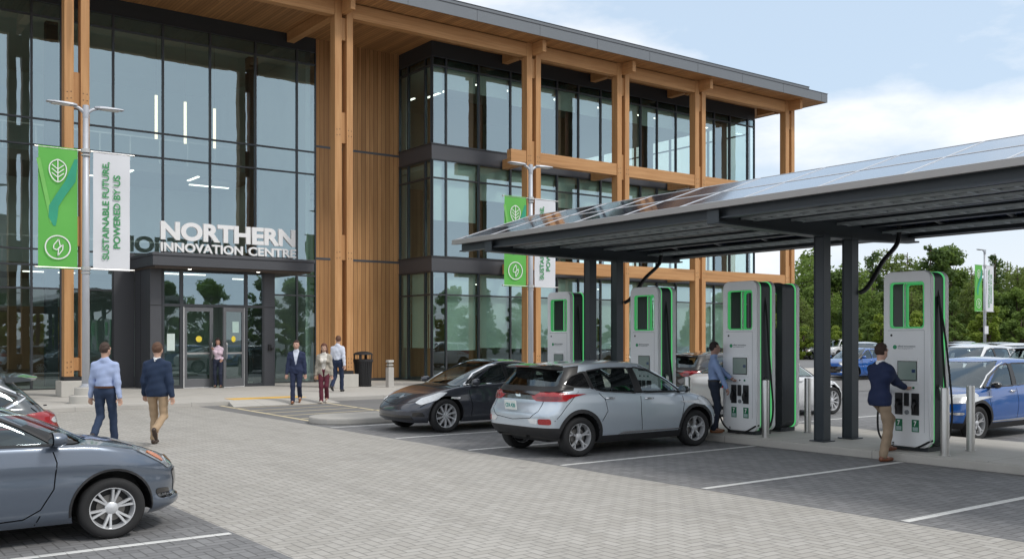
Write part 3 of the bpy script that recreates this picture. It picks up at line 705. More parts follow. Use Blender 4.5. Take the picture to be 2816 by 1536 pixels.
def patch(ref, poly, d, off=.006, thick=.012, res=.03, frame=None, mirror=True):
    """lay a thin pad cut to `poly` on the body, seen along d. poly is (h, z); h runs along the horizontal axis of the view"""
    d = Vector(d).normalized(); h = Vector((0,0,1)).cross(d).normalized()
    if abs(h.x) > abs(h.y):
        if h.x < 0: h = -h
    elif h.y < 0: h = -h
    u = Vector((0,0,1))
    u = (u - d*u.dot(d)).normalized()
    if abs(d.x) > .02 and abs(d.y) > .02:
        y0 = -.80*(1 if d.y > 0 else -1); poly = [(p[0]*h.x+y0*h.y, p[1]) for p in poly]
    xs = [p[0] for p in poly]; ys = [p[1] for p in poly]
    bm = bmesh.new(); nx = max(2, int((max(xs)-min(xs))/res)+1); ny = max(2, int((max(ys)-min(ys))/res)+1)
    g = [[bm.verts.new((lerp(min(xs)-.001, max(xs)+.001, i/nx), lerp(min(ys)-.001, max(ys)+.001, j/ny), 0)) for i in range(nx+1)] for j in range(ny+1)]
    for j in range(ny):
        for i in range(nx): bm.faces.new((g[j][i], g[j][i+1], g[j+1][i+1], g[j+1][i]))
    cut_poly(bm, poly, (0,1), lambda f: True)
    for f in list(bm.faces):
        c = f.calc_center_median()
        if not inside(poly, c.x, c.y): bm.faces.remove(f)
    for v in list(bm.verts):
        if not v.link_faces: bm.verts.remove(v)
    bm.verts.index_update(); outs = []; norm = []
    P = []; keep = {}
    for v in bm.verts:
        o = h*v.co.x + u*v.co.y - d*6; hp, hn = ref.cast(o, d)
        if hp is None: continue
        keep[v.index] = len(P); P.append((hp, hn))
    faces = []
    for f in bm.faces:
        ids = [v.index for v in f.verts]
        if all(i in keep for i in ids): faces.append([keep[i] for i in ids])
    edges = {}
    for f in faces:
        for a, b in zip(f, f[1:]+f[:1]): edges[(a,b)] = 1
    bm.free(); n = len(P)
    for sgn in ((1,-1) if mirror else (1,)):
        out = MB(); outs.append(out)
        mv = lambda p: (p.x, p.y*sgn, p.z)
        vs = [mv(p+nn*off) for p, nn in P]+[mv(p-nn*thick) for p, nn in P]
        fs = [f if sgn > 0 else f[::-1] for f in faces]
        for (a, b) in edges:
            if (b, a) not in edges: fs.append((a, b, n+b, n+a))
        out._add(vs, fs)
    return Sides(outs)
class Sides(list):
    def build(s, *a, **k):
        o = None
        for m in s: o = m.build(*a, **k)
        return o
def strip(ref, pts, d, wd, off=.004, mirror=True, thick=.01):
    """a narrow band along a polyline (h, z), laid on the body"""
    P = [Vector(p) for p in pts]; L = []; Rt = []
    for i, p in enumerate(P):
        t = (P[min(i+1,len(P)-1)]-P[max(i-1,0)]).normalized(); n = Vector((-t.y, t.x))*wd/2; L.append(tuple(p+n)); Rt.append(tuple(p-n))
    return patch(ref, L+Rt[::-1], d, off, thick, .06, mirror=mirror)
def densify(pts, step=.08):
    out = []
    for a, b in zip(pts[:-1], pts[1:]):
        n = max(1, int(math.hypot(a[0]-b[0], a[1]-b[1])/step))
        for k in range(n): out.append((lerp(a[0],b[0],k/n), lerp(a[1],b[1],k/n)))
    return out+[pts[-1]]
# ---- wheels
def make_wheel(r, wd, rr, style, parent, x, y, mats):
    """style: (spokes, paired, width, dark)"""
    e = bpy.data.objects.new('wheel', None); COL.objects.link(e); e.parent = parent; e.location = (x, y, r); s = 1 if y > 0 else -1
    k = wd/2
    T = MB().lathe([(rr-.004,-k*.82),(rr+.02,-k*.95),(r-.04,-k),(r-.012,-k*.86),(r,-k*.6),(r,k*.6),(r-.012,k*.86),(r-.04,k),(rr+.02,k*.95),(rr-.004,k*.82)], (0,0,0), 'y', 44)
    T.build('tyre', M['tyre'], e, smooth=True)
    f = k*.80*s
    Rm = MB().lathe([(rr,-k*.8),(rr-.012,-k*.8),(rr-.03,0),(rr-.03,f*.2),(rr-.012,f),(rr+.004,f*1.02),(rr+.004,f*.9)], (0,0,0), 'y', 44)
    sp, paired, w0, dish = style; fo = f-.012*s
    def spoke(a, wa, wb, r0, r1, tw=0):
        ca, sa = math.cos(a), math.sin(a); a2 = a+tw; cb, sb = math.cos(a2), math.sin(a2)
        vs = []
        for (rad, c_, s_, ww, yy) in ((r0,ca,sa,wa,fo-dish*s),((r0+r1)/2,(ca+cb)/2,(sa+sb)/2,(wa+wb)/2,fo-dish*.35*s),(r1,cb,sb,wb,fo)):
            for q, dy in ((-1,-.03*s),(1,-.03*s),(.72,0),(-.72,0)): vs.append((rad*c_-s_*q*ww/2, yy+dy, rad*s_+c_*q*ww/2))
        fs = []
        for i in (0, 4):
            for j in range(4): fs.append((i+j, i+(j+1)%4, i+4+(j+1)%4, i+4+j))
        Rm._add(vs, fs)
    for i in range(sp):
        a = 2*math.pi*i/sp+.3
        if paired == 2: spoke(a, w0*.9, w0*1.0, .045, rr*.56); spoke(a, w0*.8, w0*.7, rr*.5, rr-.006, .20); spoke(a, w0*.8, w0*.7, rr*.5, rr-.006, -.20)
        elif paired: spoke(a-.10, w0, w0*1.15, .04, rr-.008, -.06); spoke(a+.10, w0, w0*1.15, .04, rr-.008, .06)
        else: spoke(a, w0*.9, w0*1.3, .04, rr-.008, .08)
    Rm.lathe([(0,fo-.3*dish*s),(.045,fo-.5*dish*s),(.062,fo-dish*s),(.062,fo-dish*s-.03*s)], (0,0,0), 'y', 20)
    Rm.mat(1)
    for i in range(5):
        a = 2*math.pi*i/5; Rm.lathe([(0,.008*s),(.009,.006*s),(.009,-.02*s)], (.04*math.cos(a), fo-dish*.9*s, .04*math.sin(a)), 'y', 6)
    Rm.build('rim', [mats, M['black']], e, auto=35)
    bk = MB().lathe([(0,-.01*s),(rr-.02,-.01*s),(rr-.02,-.02*s)], (0,0,0), 'y', 24).build('brake_backing', M['black'], e)
    MB().lathe([(.05,.0),(rr*.62,.0),(rr*.62,-.012*s),(.05,-.012*s)], (0,.008*s,0), 'y', 28).build('brake_disc', M['disc'], e)
    return e
M['tyre'] = flat('tyre_rubber', (.018,.018,.019), .8, 0, .25, 14, .15)
M['disc'] = flat('brake_disc_steel', (.25,.24,.23), .4, .8, .1, 9)
M['rim_silver'] = flat('rim_silver', (.70,.71,.73), .32, .45, .06, 6)
M['rim_bolt'] = flat('rim_machined', (.60,.61,.63), .34, .45, .12, 10)
M['chrome'] = flat('chrome_trim', (.80,.81,.83), .12, 1.0, .04, 5)
M['trim'] = flat('black_trim', (.022,.022,.024), .55, 0, .15, 6)
M['gloss_black'] = flat('gloss_black_trim', (.008,.008,.009), .12, 0, .1, 4, 0, 1.0)
M['satin_black'] = flat('satin_black_trim', (.012,.012,.013), .38, 0, .1, 4); M['seam'] = flat('panel_gap', (.006,.006,.007), .8)
M['car_glass'] = glassy('car_glass', .07, (.75,.88,.95), (.34,.42,.40), .0)
M['screen_glass'] = glassy('windscreen_glass', .10, (.8,.92,1), (.48,.56,.54), .0)
M['red_lamp'] = flat('red_lamp', (.33,.006,.010), .15, 0, .3, 30, .2, 1.0); M['red_dark'] = flat('dark_red_lamp', (.16,.004,.006), .12, 0, .3, 30, .2, 1.0)
M['lamp_clear'] = flat('clear_lamp', (.74,.76,.78), .15, .2, .25, 26, .3, 1.0); M['amber'] = flat('amber_lamp', (.55,.17,.05), .2, 0, .25, 30, .2, 1.0)
M['lamp_smoke'] = flat('smoked_clear_lamp', (.30,.32,.34), .12, .35, .35, 26, .3, 1.0); M['lamp_core'] = flat('lamp_reflector', (.9,.9,.92), .1, 1.0, .2, 30)
M['seat'] = flat('seat_fabric', (.028,.028,.030), .85, 0, .2, 20, .1)
M['plate'] = flat('number_plate', (.72,.76,.74), .4, 0, .06, 10); M['plate_txt'] = flat('plate_lettering', (.05,.30,.28), .5)
M['cabin'] = flat('cabin_dark', (.02,.02,.022), .9)
def arch_poly(cx, cz, r, n=26): return [(cx+r*math.cos(2*math.pi*k/n), cz+r*math.sin(2*math.pi*k/n)) for k in range(n)]
def build_car(S, name, paint_mat, label, cat='car', group=None, detail=2):
    root = empty(name, label=label, cat=cat, group=group)
    V, F, T, n, NL, NH, NG = car_shell(S); ref = Ref(V, F)
    bm = bmesh.new(); lr = bm.faces.layers.int.new('reg'); ls = bm.faces.layers.int.new('seg'); lk = bm.faces.layers.int.new('ring'); li = bm.faces.layers.int.new('col')
    vs = [bm.verts.new(p) for p in V]
    for f, tg in zip(F, T):
        try: bf = bm.faces.new([vs[i] for i in f])
        except ValueError: continue
        bf[lr], bf[ls], bf[lk], bf[li] = tg
    bmesh.ops.remove_doubles(bm, verts=bm.verts, dist=.0006)
    r = S['r']; wx = S['wb']/2; ar = r+S.get('arch', .055)
    # wheel arches
    arches = [arch_poly(s*wx, r+.01, ar) for s in (1, -1)]
    side = lambda f: f[lr] == 0 and abs(f.calc_center_median().y) > S['W']*.30
    for A in arches: cut_poly(bm, A, (0,2), side)
    for f in [f for f in bm.faces if side(f) and any(inside(A, f.calc_center_median().x, f.calc_center_median().z) for A in arches)]: bm.faces.remove(f)
    # cladding line
    if 'clad' in S:
        cut_poly(bm, S['clad'], (0,2), lambda f: f[lr] == 0, closed=False)
    wins = [smooth_poly(p, .05, 3) for p in S['windows']]
    green = lambda f: f[lr] in (1,2) and abs(f.calc_center_median().y) > S['rw']*.30 and f[ls] == 1
    for wp in wins: cut_poly(bm, wp, (0,2), green)
    # classify
    parts = {'body': [], 'clad': [], 'windscreen': [], 'rear_window': [], 'roof': [], 'frame': [], 'tail': []}
    for i in range(len(wins)): parts['w%d' % i] = []
    claf = curve(sorted(S['clad'])) if 'clad' in S else None
    for f in bm.faces:
        c = f.calc_center_median(); reg, seg, k, col = f[lr], f[ls], f[lk], f[li]; key = 'body'
        jj = k-NL-NH
        if reg == 0 and claf and c.z < claf(c.x): key = 'clad'
        if reg == 2 and seg == 0 and 0 <= jj <= NG-1 and col < NFQ-4: key = 'windscreen' if 1 <= jj or True else key
        if reg == 2 and seg == 2 and S.get('rg', (2, 10))[0] <= jj <= S.get('rg', (2, 10))[1] and col > NFQ+NSD+4-1: key = 'rear_window'
        elif reg == 2 and col >= NFQ+NSD-3 and S.get('black_tail'): key = 'tail'
        if reg == 3 and S.get('black_roof'): key = 'roof'
        if green(f):
            for i, wp in enumerate(wins):
                if inside(wp, c.x, c.z) and not key == 'windscreen': key = 'w%d' % i
        if key == 'body' and reg in (1,2) and green(f) and 'surround' in S and inside(S['surround'], c.x, c.z): key = 'frame'
        parts[key].append(f)
    def emitp(fs, nm, mat, parent=root, inset=0, solid=0):
        if not fs: return None
        idx = {}; mb = MB()
        vv = []; ff = []
        for f in fs:
            q = []
            for v in f.verts:
                if v.index not in idx: idx[v.index] = len(vv); vv.append(v.co.copy())
                q.append(idx[v.index])
            ff.append(q)
        if inset:
            vv = [p - ref.nearest(p)[1]*inset for p in vv]
        me = bpy.data.meshes.new(nm); me.from_pydata([tuple(p) for p in vv], [], ff); me.materials.append(mat); me.update(); set_normals(me, ref)
        o = link(nm, me, parent); return o
    bm.verts.index_update()
    gaps = []
    for sm_ in S.get('seams', ()): gaps += strip(ref, densify(sm_, .05), (0,-1,0), .010, .0015)
    for key, mt in (('front', (-1,0,0)), ('rear', (1,0,0))):
        for sm_ in S.get('seams_'+key, ()): gaps += strip(ref, densify(sm_, .05), mt, .010, .0015, mirror=False)
    def emitb(fs):
        idx = {}; vv = []; ff = []; mi = []
        for f in fs:
            q = []
            for v in f.verts:
                if v.index not in idx: idx[v.index] = len(vv); vv.append(v.co.copy())
                q.append(idx[v.index])
            ff.append(q); mi.append(0)
        for g in gaps:
            b = len(vv); vv += [Vector(p) for p in g.v]; ff += [[b+i for i in f] for f in g.f]; mi += [1]*len(g.f)
        me = bpy.data.meshes.new('body'); me.from_pydata([tuple(p) for p in vv], [], ff); me.materials.append(paint_mat); me.materials.append(M['seam'])
        me.polygons.foreach_set('material_index', mi); me.update(); set_normals(me, ref); return link('body', me, root)
    body = emitb(parts['body'])
    if parts['clad']: emitp(parts['clad'], 'lower_cladding', M['trim'])
    if parts['tail']: emitp(parts['tail'], 'tailgate_surround', M['satin_black'])
    if parts['roof']: emitp(parts['roof'], 'glass_roof', M['gloss_black'])
    emitp(parts['windscreen'], 'windscreen', M['screen_glass'], inset=.004)
    emitp(parts['rear_window'], 'rear_window', M['car_glass'], inset=.004)
    winobj = {}
    for i in range(len(wins)):
        for sg in (1, -1):
            winobj[i, sg] = emitp([f for f in parts['w%d' % i] if f.calc_center_median().y*sg > 0], 'side_window', M['car_glass'] if i not in S.get('solid', ()) else M['gloss_black'], inset=.005)
    # window rubbers / pillars: thin bands around every pane
    for i, wp in enumerate(wins):
        for (a, b) in ((0, None),):
            loop = wp+[wp[0]]; patch_m = strip(ref, densify(loop, .12), (0,-1,0), .020, .004, thick=.012)
            [m_.build('seal', M['trim'], winobj[i, sg] or root) for m_, sg in zip(patch_m, (1, -1))]
    if 'pillar' in S:
        for pp in S['pillar']: patch(ref, pp, (0,-1,0), .003, .01).build('pillar_trim', M['satin_black'], root)
    if 'chrome' in S:
        for cp in S['chrome']: strip(ref, densify(cp, .06), (0,-1,0), S.get('chw', .018), .008).build('chrome_strip', M['chrome'], root)
    for nm, poly, d, mat, off in S.get('patches', ()):
        mir = abs(Vector(d).normalized().y) > .02 or min(p[0] for p in poly)*max(p[0] for p in poly) > 0
        patch(ref, smooth_poly(poly, .03, 3), d, off, .014, .025, mirror=mir).build(nm, M[mat] if isinstance(mat, str) else mat, root, auto=40)
    # arch liners and lips
    for A, s in zip(arches, (1, -1)):
        for sg in (1, -1):
            lin = MB(); lip = MB()
            ysurf = []
            for k in range(-1, 22):
                a = math.pi*k/20; cx, cz = s*wx+ar*math.cos(a), r+.01+ar*math.sin(a)
                hp, hn = ref.cast((cx, -3, cz), (0,1,0))
                if hp is None: hp, hn = ref.cast((cx+.003, -3, cz+.004), (0,1,0))
                if hp is None: continue
                ysurf.append((cx, abs(hp.y), cz, a))
            for p, q in zip(ysurf[:-1], ysurf[1:]):
                lin._add([(p[0],p[1]*sg,p[2]),(q[0],q[1]*sg,q[2]),(q[0],.06*sg,q[2]),(p[0],.06*sg,p[2])], [(0,1,2,3)])
            for k in range(-1, 21):
                a0, a1 = math.pi*k/20, math.pi*(k+1)/20; rr_q = ar+.004; ye = S['W']/2*.90
                lin._add([(s*wx+rr_q*math.cos(a), y_*sg, r+.01+rr_q*math.sin(a)) for a, y_ in ((a0,.05),(a1,.05),(a1,ye),(a0,ye))], [(0,1,2,3)])
            fan = [(s*wx+(ar+.004)*math.cos(math.pi*k/20), (S['W']/2-.40)*sg, r+.01+(ar+.004)*math.sin(math.pi*k/20)) for k in range(-1, 22)]; lin._add(fan, [tuple(range(len(fan)))])
            lw = S.get('lip', .012)
            for p, q in zip(ysurf[:-1], ysurf[1:]):
                def pt(P_, rad, dy): return (s*wx+(ar+rad)*math.cos(P_[3]), (P_[1]+dy)*sg, r+.01+(ar+rad)*math.sin(P_[3]))
                if p[2] < S['zb'][0][1]*.0+.16: continue
                def surf(P_, rad, dy):
                    x_, _, z_ = pt(P_, rad, 0); h_, _ = ref.cast((x_, -3, z_), (0,1,0)); yv = abs(h_.y) if h_ else P_[1]
                    return (x_, (yv+dy)*sg, z_)
                lip._add([pt(p,0,-.03), pt(q,0,-.03), pt(q,0,.008), pt(p,0,.008), surf(p,lw,.008), surf(q,lw,.008), surf(q,lw+.004,-.01), surf(p,lw+.004,-.01)],
                         [(0,1,2,3),(3,2,5,4),(4,5,6,7)])
            lin.build('wheel_arch_liner', M['black'], root)
            lip.build('wheel_arch_trim', M['trim'], root, auto=50)
    for s in (1, -1):
        for sg in (1, -1): make_wheel(r, S.get('tw', .205), S['rr'], S['rim'], root, s*wx, sg*(S['W']/2-S.get('tw', .205)/2-.035), M[S.get('rimmat', 'rim_silver')])
    # cabin and underside
    ub = MB(); zf = S['zb'][len(S['zb'])//2][1]
    ub.box(-S['wb']/2+ar+.03, -S['W']/2*.86, zf+.005, S['wb']/2-ar-.03, S['W']/2*.86, zf+.06)
    ub.box(S['xr']+.35, -S['W']/2*.52, zf+.03, S['xf']-.35, S['W']/2*.52, zf+.10)
    ub.build('underbody', M['cabin'], root)
    gx0, gx1 = S['gxf'], S['gxr']; zc = curve(S['zg'])((gx0+gx1)/2); cb = MB()
    cb.box(gx1+.25, -S['gw']/2*.86, zc-.42, gx0-.15, S['gw']/2*.86, zc-.38)
    cb.build('cabin_floor', M['cabin'], root)
    # dashboard, wheel, seats
    db = MB(); db.prism([(gx0-.10, zc-.36),(gx0-.08,zc-.07),(gx0-.35,zc-.03),(gx0-.62,zc-.10),(gx0-.66,zc-.36)], -S['gw']/2*.86, S['gw']/2*.86, 'y'); db.build('dashboard', M['cabin'], root, bevel=.02)
    sx = gx0-1.12; st = MB(); drv = .38
    import_r = []
    for k in range(25): a = 2*math.pi*k/24; import_r.append((gx0-.78+.07*math.sin(a)*1.0, drv+.175*math.cos(a), zc+.0+.16*math.sin(a)))
    st.tube(import_r, .014, 6, caps=False); st.beam((gx0-.78, drv-.17, zc), (gx0-.78, drv+.17, zc), .02, .03); st.build('steering_wheel', M['black'], root, smooth=True)
    zt = S['zr'][len(S['zr'])//2][1]-.09
    for sxx, ys in ((sx, (.37,-.37)), (sx-.85, (.40,-.40))):
        for y in ys:
            sm2 = MB(); sm2.cbox((sxx+.10, y, zc-.27), (.50,.48,.16)); rt = Matrix.Rotation(R(-16), 3, 'Y')
            sm2.cbox((sxx-.22, y, zc+.02), (.13,.46,.62), rt); sm2.cbox((sxx-.33, y, min(zt-.08, zc+.42)), (.10,.26,.19), rt)
            sm2.build('seat', M['seat'], root, bevel=.04)
    # mirrors
    if 'mirror' in S:
        mx, my, mz = S['mirror']
        for sg in (1, -1):
            mm = MB(); a = MB()
            for i, (sc_, dx) in enumerate(((.2,.085),(.75,.06),(1,.0),(.96,-.05))):
                base_i = len(mm.v); ring = []
                for k in range(14):
                    an = 2*math.pi*k/14; ring.append((mx+dx+(.012 if math.cos(an) > 0 else 0), (my+.10*math.cos(an)*sc_+.03)*sg, mz+.072*math.sin(an)*sc_))
                mm.v += ring
                if i:
                    for k in range(14): mm.f.append([base_i-14+k, base_i-14+(k+1)%14, base_i+(k+1)%14, base_i+k]); mm.m.append(0)
                else: mm.f.append([base_i+k for k in range(14)]); mm.m.append(0)
            o = mm.build('mirror', paint_mat if not S.get('mirror_black') else M['gloss_black'], root, smooth=True)
            g = MB(); g._add([(mx-.0505, (my+.094*math.cos(2*math.pi*k/14)+.03)*sg, mz+.068*math.sin(2*math.pi*k/14)) for k in range(14)], [tuple(range(14))]); g.build('mirror_glass', M['chrome'], o)
            MB().beam((mx+.01, (my-.12)*sg, mz-.05), (mx+.005, (my+.0)*sg, mz-.045), .07, .035).build('mirror_arm', M['gloss_black'], o)
    # handles
    for hx, hz in S.get('handles', ()):
        for sg in (1, -1):
            hp, hn = ref.cast((hx, -3*sg, hz), (0,sg,0))
            if hp is None: continue
            yy = hp.y; s1 = -1 if yy < 0 else 1
            MB().tube([(hx-.10, yy-.005*s1, hz), (hx-.085, yy+.022*s1, hz+.002), (hx, yy+.034*s1, hz+.004), (hx+.085, yy+.022*s1, hz+.002), (hx+.10, yy-.005*s1, hz)], [.011,.014,.016,.014,.011], 8).build('door_handle', M['chrome'] if S.get('chrome_handle') else paint_mat, root, smooth=True)
            patch_h = MB().lathe([(0,0),(.05,.001*s1)], (hx, yy+.002*s1, hz), 'y', 14)
    if 'plate' in S:
        for (px, pz, tilt, fb) in S['plate']:
            p = MB().box(-.006, -.155, -.08, .006, .155, .08).build('number_plate', M['plate'], root, bevel=.004, loc=(px, 0, pz), rot=(0, R(tilt), 0))
            if fb < 0:
                tm = fit_text(text_mesh('plate_lettering', 'CFA 428', .1, .002, M['plate_txt'], .002), .25, .07)
                link('plate_lettering', tm, p, (-.0075, .125, -.035), (R(90), 0, R(-90)))
    if 'spoiler' in S:
        sp_ = S['spoiler']; mb = MB(); nn = 17; rws = []
        for k in range(nn):
            y = -S['rw']/2*.98+S['rw']*.98*k/(nn-1); e = 1-abs(y/(S['rw']/2))**4*.35; zz = sp_['z']-.035*abs(y/(S['rw']/2))**2.2
            rws.append([(sp_['x0'], y, zz+.02), (lerp(sp_['x0'], sp_['x1'], e*.6), y, zz+.022), (lerp(sp_['x0'], sp_['x1'], e), y, zz-.012), (lerp(sp_['x0'], sp_['x1'], e)+.012, y, zz-.035), (sp_['x0'], y, zz-.05)])
        fl = [p for rw_ in rws for p in rw_]; fs = []
        for k in range(nn-1):
            for j in range(5): fs.append((k*5+j, k*5+(j+1)%5, (k+1)*5+(j+1)%5, (k+1)*5+j))
        fs.append((0,1,2,3,4)); fs.append(tuple((nn-1)*5+j for j in range(5))[::-1]); mb._add(fl, fs)
        so_ = mb.build('spoiler', M['gloss_black'] if sp_.get('black') else paint_mat, root, auto=40)
        if detail > 1: MB().box(lerp(sp_['x0'], sp_['x1'], .93)-.02, -.17, sp_['z']-.03, lerp(sp_['x0'], sp_['x1'], .93)-.004+.01, .17, sp_['z']-.008).build('brake_lamp', M['red_lamp'], so_)
    if 'wiper' in S:
        x0, z0, x1, z1 = S['wiper']
        MB().tube([(x0, -.05, z0), (x1, .38, z1)], .010, 6).build('wiper', M['black'], root)
    bm.free(); return root
P = dict(silverblue=paint('ice_blue_paint', (.48,.545,.61), .45, .30), charcoal=paint('midnight_grey_paint', (.045,.050,.066), .35, .25), slate=paint('slate_blue_paint', (.105,.132,.175), .5, .30),
         grey=paint('steel_grey_paint', (.065,.078,.088), .3, .3), blue=paint('vivid_blue_paint', (.003,.085,.34), .05, .25), white=paint('white_paint_car', (.66,.67,.68), .0, .3), black=paint('black_paint', (.012,.012,.014), .2, .25),
         silver=paint('silver_paint', (.42,.43,.44), .6, .3), dgrey=paint('graphite_paint', (.07,.075,.08), .4, .3), red=paint('wine_paint', (.16,.012,.015), .3, .3))
HATCH = dict(xf=2.12, xr=-2.05, W=1.80, wb=2.66, r=.335, rr=.232, tw=.22, arch=.06, rim=(5,2,.042,.02), rimmat='rim_bolt', nf=3.2, nr=4.2, Lf=.75, Lr=.55, tf=.06, tr=.05, lip=.06, liptrim=1,
  zb=[(-2.05,.40),(-1.95,.36),(-1.75,.30),(-1.0,.21),(1.0,.21),(1.8,.24),(2.1,.30)],
  zs=[(-2.05,1.02),(-1.8,1.06),(-1.3,1.06),(-.5,1.02),(.6,.97),(1.2,.94),(1.7,.86),(2.12,.72)],
  wt=[(0,.90),(.12,.95),(.3,.985),(.55,1.0),(.8,.985),(1,.955)], xft=[(0,-.12),(.25,0),(.6,.0),(.85,-.06),(1,-.16)], xrt=[(0,.10),(.2,.0),(.5,-.0),(.62,.03),(.8,.10),(1,.13)],
  gxf=1.38, gxr=-1.90, gw=1.64, gLf=.62, gLr=.30, zg=[(-1.9,1.07),(-1.3,1.12),(-.5,1.06),(.4,1.01),(1.0,1.0),(1.38,1.02)],
  rxf=.42, rxr=-1.62, rw=1.26, rLf=.42, rLr=.35, rcrown=.05, zr=[(-1.62,1.49),(-1.0,1.535),(-.3,1.55),(.2,1.53),(.42,1.50)], gtr=.04,
  windows=[[(1.02,1.025),(.72,1.22),(.30,1.42),(.03,1.475),(-.05,1.475),(.05,1.03)], [(-.10,1.03),(-.16,1.475),(-.70,1.475),(-1.10,1.43),(-1.02,1.14),(-.88,1.09)], [(-1.08,1.15),(-1.15,1.425),(-1.42,1.36),(-1.62,1.22),(-1.42,1.17)]],
  pillar=[[(.04,1.03),(-.04,1.475),(-.16,1.475),(-.10,1.03)], [(-1.02,1.12),(-1.10,1.43),(-1.16,1.43),(-1.08,1.14)], [(-1.44,1.18),(-1.62,1.22),(-1.44,1.37),(-1.50,1.39),(-1.68,1.20),(-1.60,1.14)]], solid=(2,),
  chrome=[[(1.08,1.015),(.74,1.245),(.40,1.405),(.10,1.50)]], chw=.014,
  clad=[(-2.3,.52),(-1.7,.50),(-1.0,.33),(.2,.33),(1.0,.33),(1.6,.36),(2.4,.38)], black_tail=1, rg=(3, 9),
  spoiler=dict(x0=-1.50, x1=-1.86, z=1.535, black=1),
  seams=[[(.98,.99),(1.0,.80),(.93,.55),(.96,.36)], [(-.02,1.02),(-.04,.7),(.0,.36)], [(-.98,1.10),(-.82,.95),(-.78,.75),(-.90,.58)], [(-1.35,1.10),(-1.62,.86),(-1.84,.62)]],
  seams_rear=[[(-.62,.94),(-.60,.78),(-.45,.66),(0,.62),(.45,.66),(.60,.78),(.62,.94)]],
  handles=[(.16,.93),(-.72,.965)], chrome_handle=1, mirror=(.92,.92,1.07), mirror_black=1, plate=[(-2.085,.86,-8,-1)],
  wiper=(-2.02,1.10,-1.98,1.11),
  patches=[('tail_lamp', [(-.87,.94),(-.87,1.06),(-.74,1.10),(-.50,1.07),(-.36,1.0),(-.48,.94)], (1,0,0), 'red_lamp', .012),
           ('tail_lamp', [(-2.04,.955),(-2.04,1.07),(-1.86,1.08),(-1.74,1.02),(-1.52,.985),(-1.76,.955)], (0,-1,0), 'red_lamp', .012),
           ('tail_lamp_core', [(-.82,.965),(-.82,1.02),(-.56,1.02),(-.46,.985),(-.6,.96)], (1,0,0), 'red_dark', .020),
           ('tailgate_band', [(-.50,.96),(-.50,1.10),(.50,1.10),(.50,.96)], (1,0,0), 'gloss_black', .004),
           ('emblem', [(-.09,1.00),(-.04,1.055),(.09,1.055),(.04,1.00)], (1,0,0), 'chrome', .012),
           ('reflector', [(-.80,.56),(-.80,.66),(-.62,.655),(-.62,.565)], (1,0,0), 'red_lamp', .010), ('reversing_lamp', [(-.61,.565),(-.61,.655),(-.40,.65),(-.46,.575)], (1,0,0), 'lamp_clear', .010),
           ('headlamp', [(.52,.76),(.60,.88),(.90,.98),(1.2,.98),(.95,.80),(.70,.72)], (-.75,-.66,0), 'lamp_clear', .010) if False else ('headlamp', [(1.50,.78),(1.35,.88),(1.42,.93),(1.80,.88),(2.00,.80),(1.85,.74)], (0,-1,0), 'lamp_clear', .012),
           ('headlamp', [(-.86,.74),(-.88,.86),(-.55,.82),(-.48,.72)], (-1,0,0), 'lamp_clear', .012),
           ('grille', [(-.50,.70),(-.46,.79),(.46,.79),(.50,.70)], (-1,0,0), 'gloss_black', .008), ('grille', [(-.62,.36),(-.55,.50),(.55,.50),(.62,.36)], (-1,0,0), 'trim', .006),
           ('emblem', [(-.10,.735),(-.06,.775),(.10,.775),(.06,.735)], (-1,0,0), 'chrome', .016),
           ('daytime_lamp', [(-.82,.52),(-.82,.57),(-.58,.56),(-.55,.53)], (-1,0,0), 'lamp_core', .010),
           ('sill_strip', [(-.55,.335),(-.40,.385),(.90,.375),(.90,.350)], (0,-1,0), 'chrome', .010)])
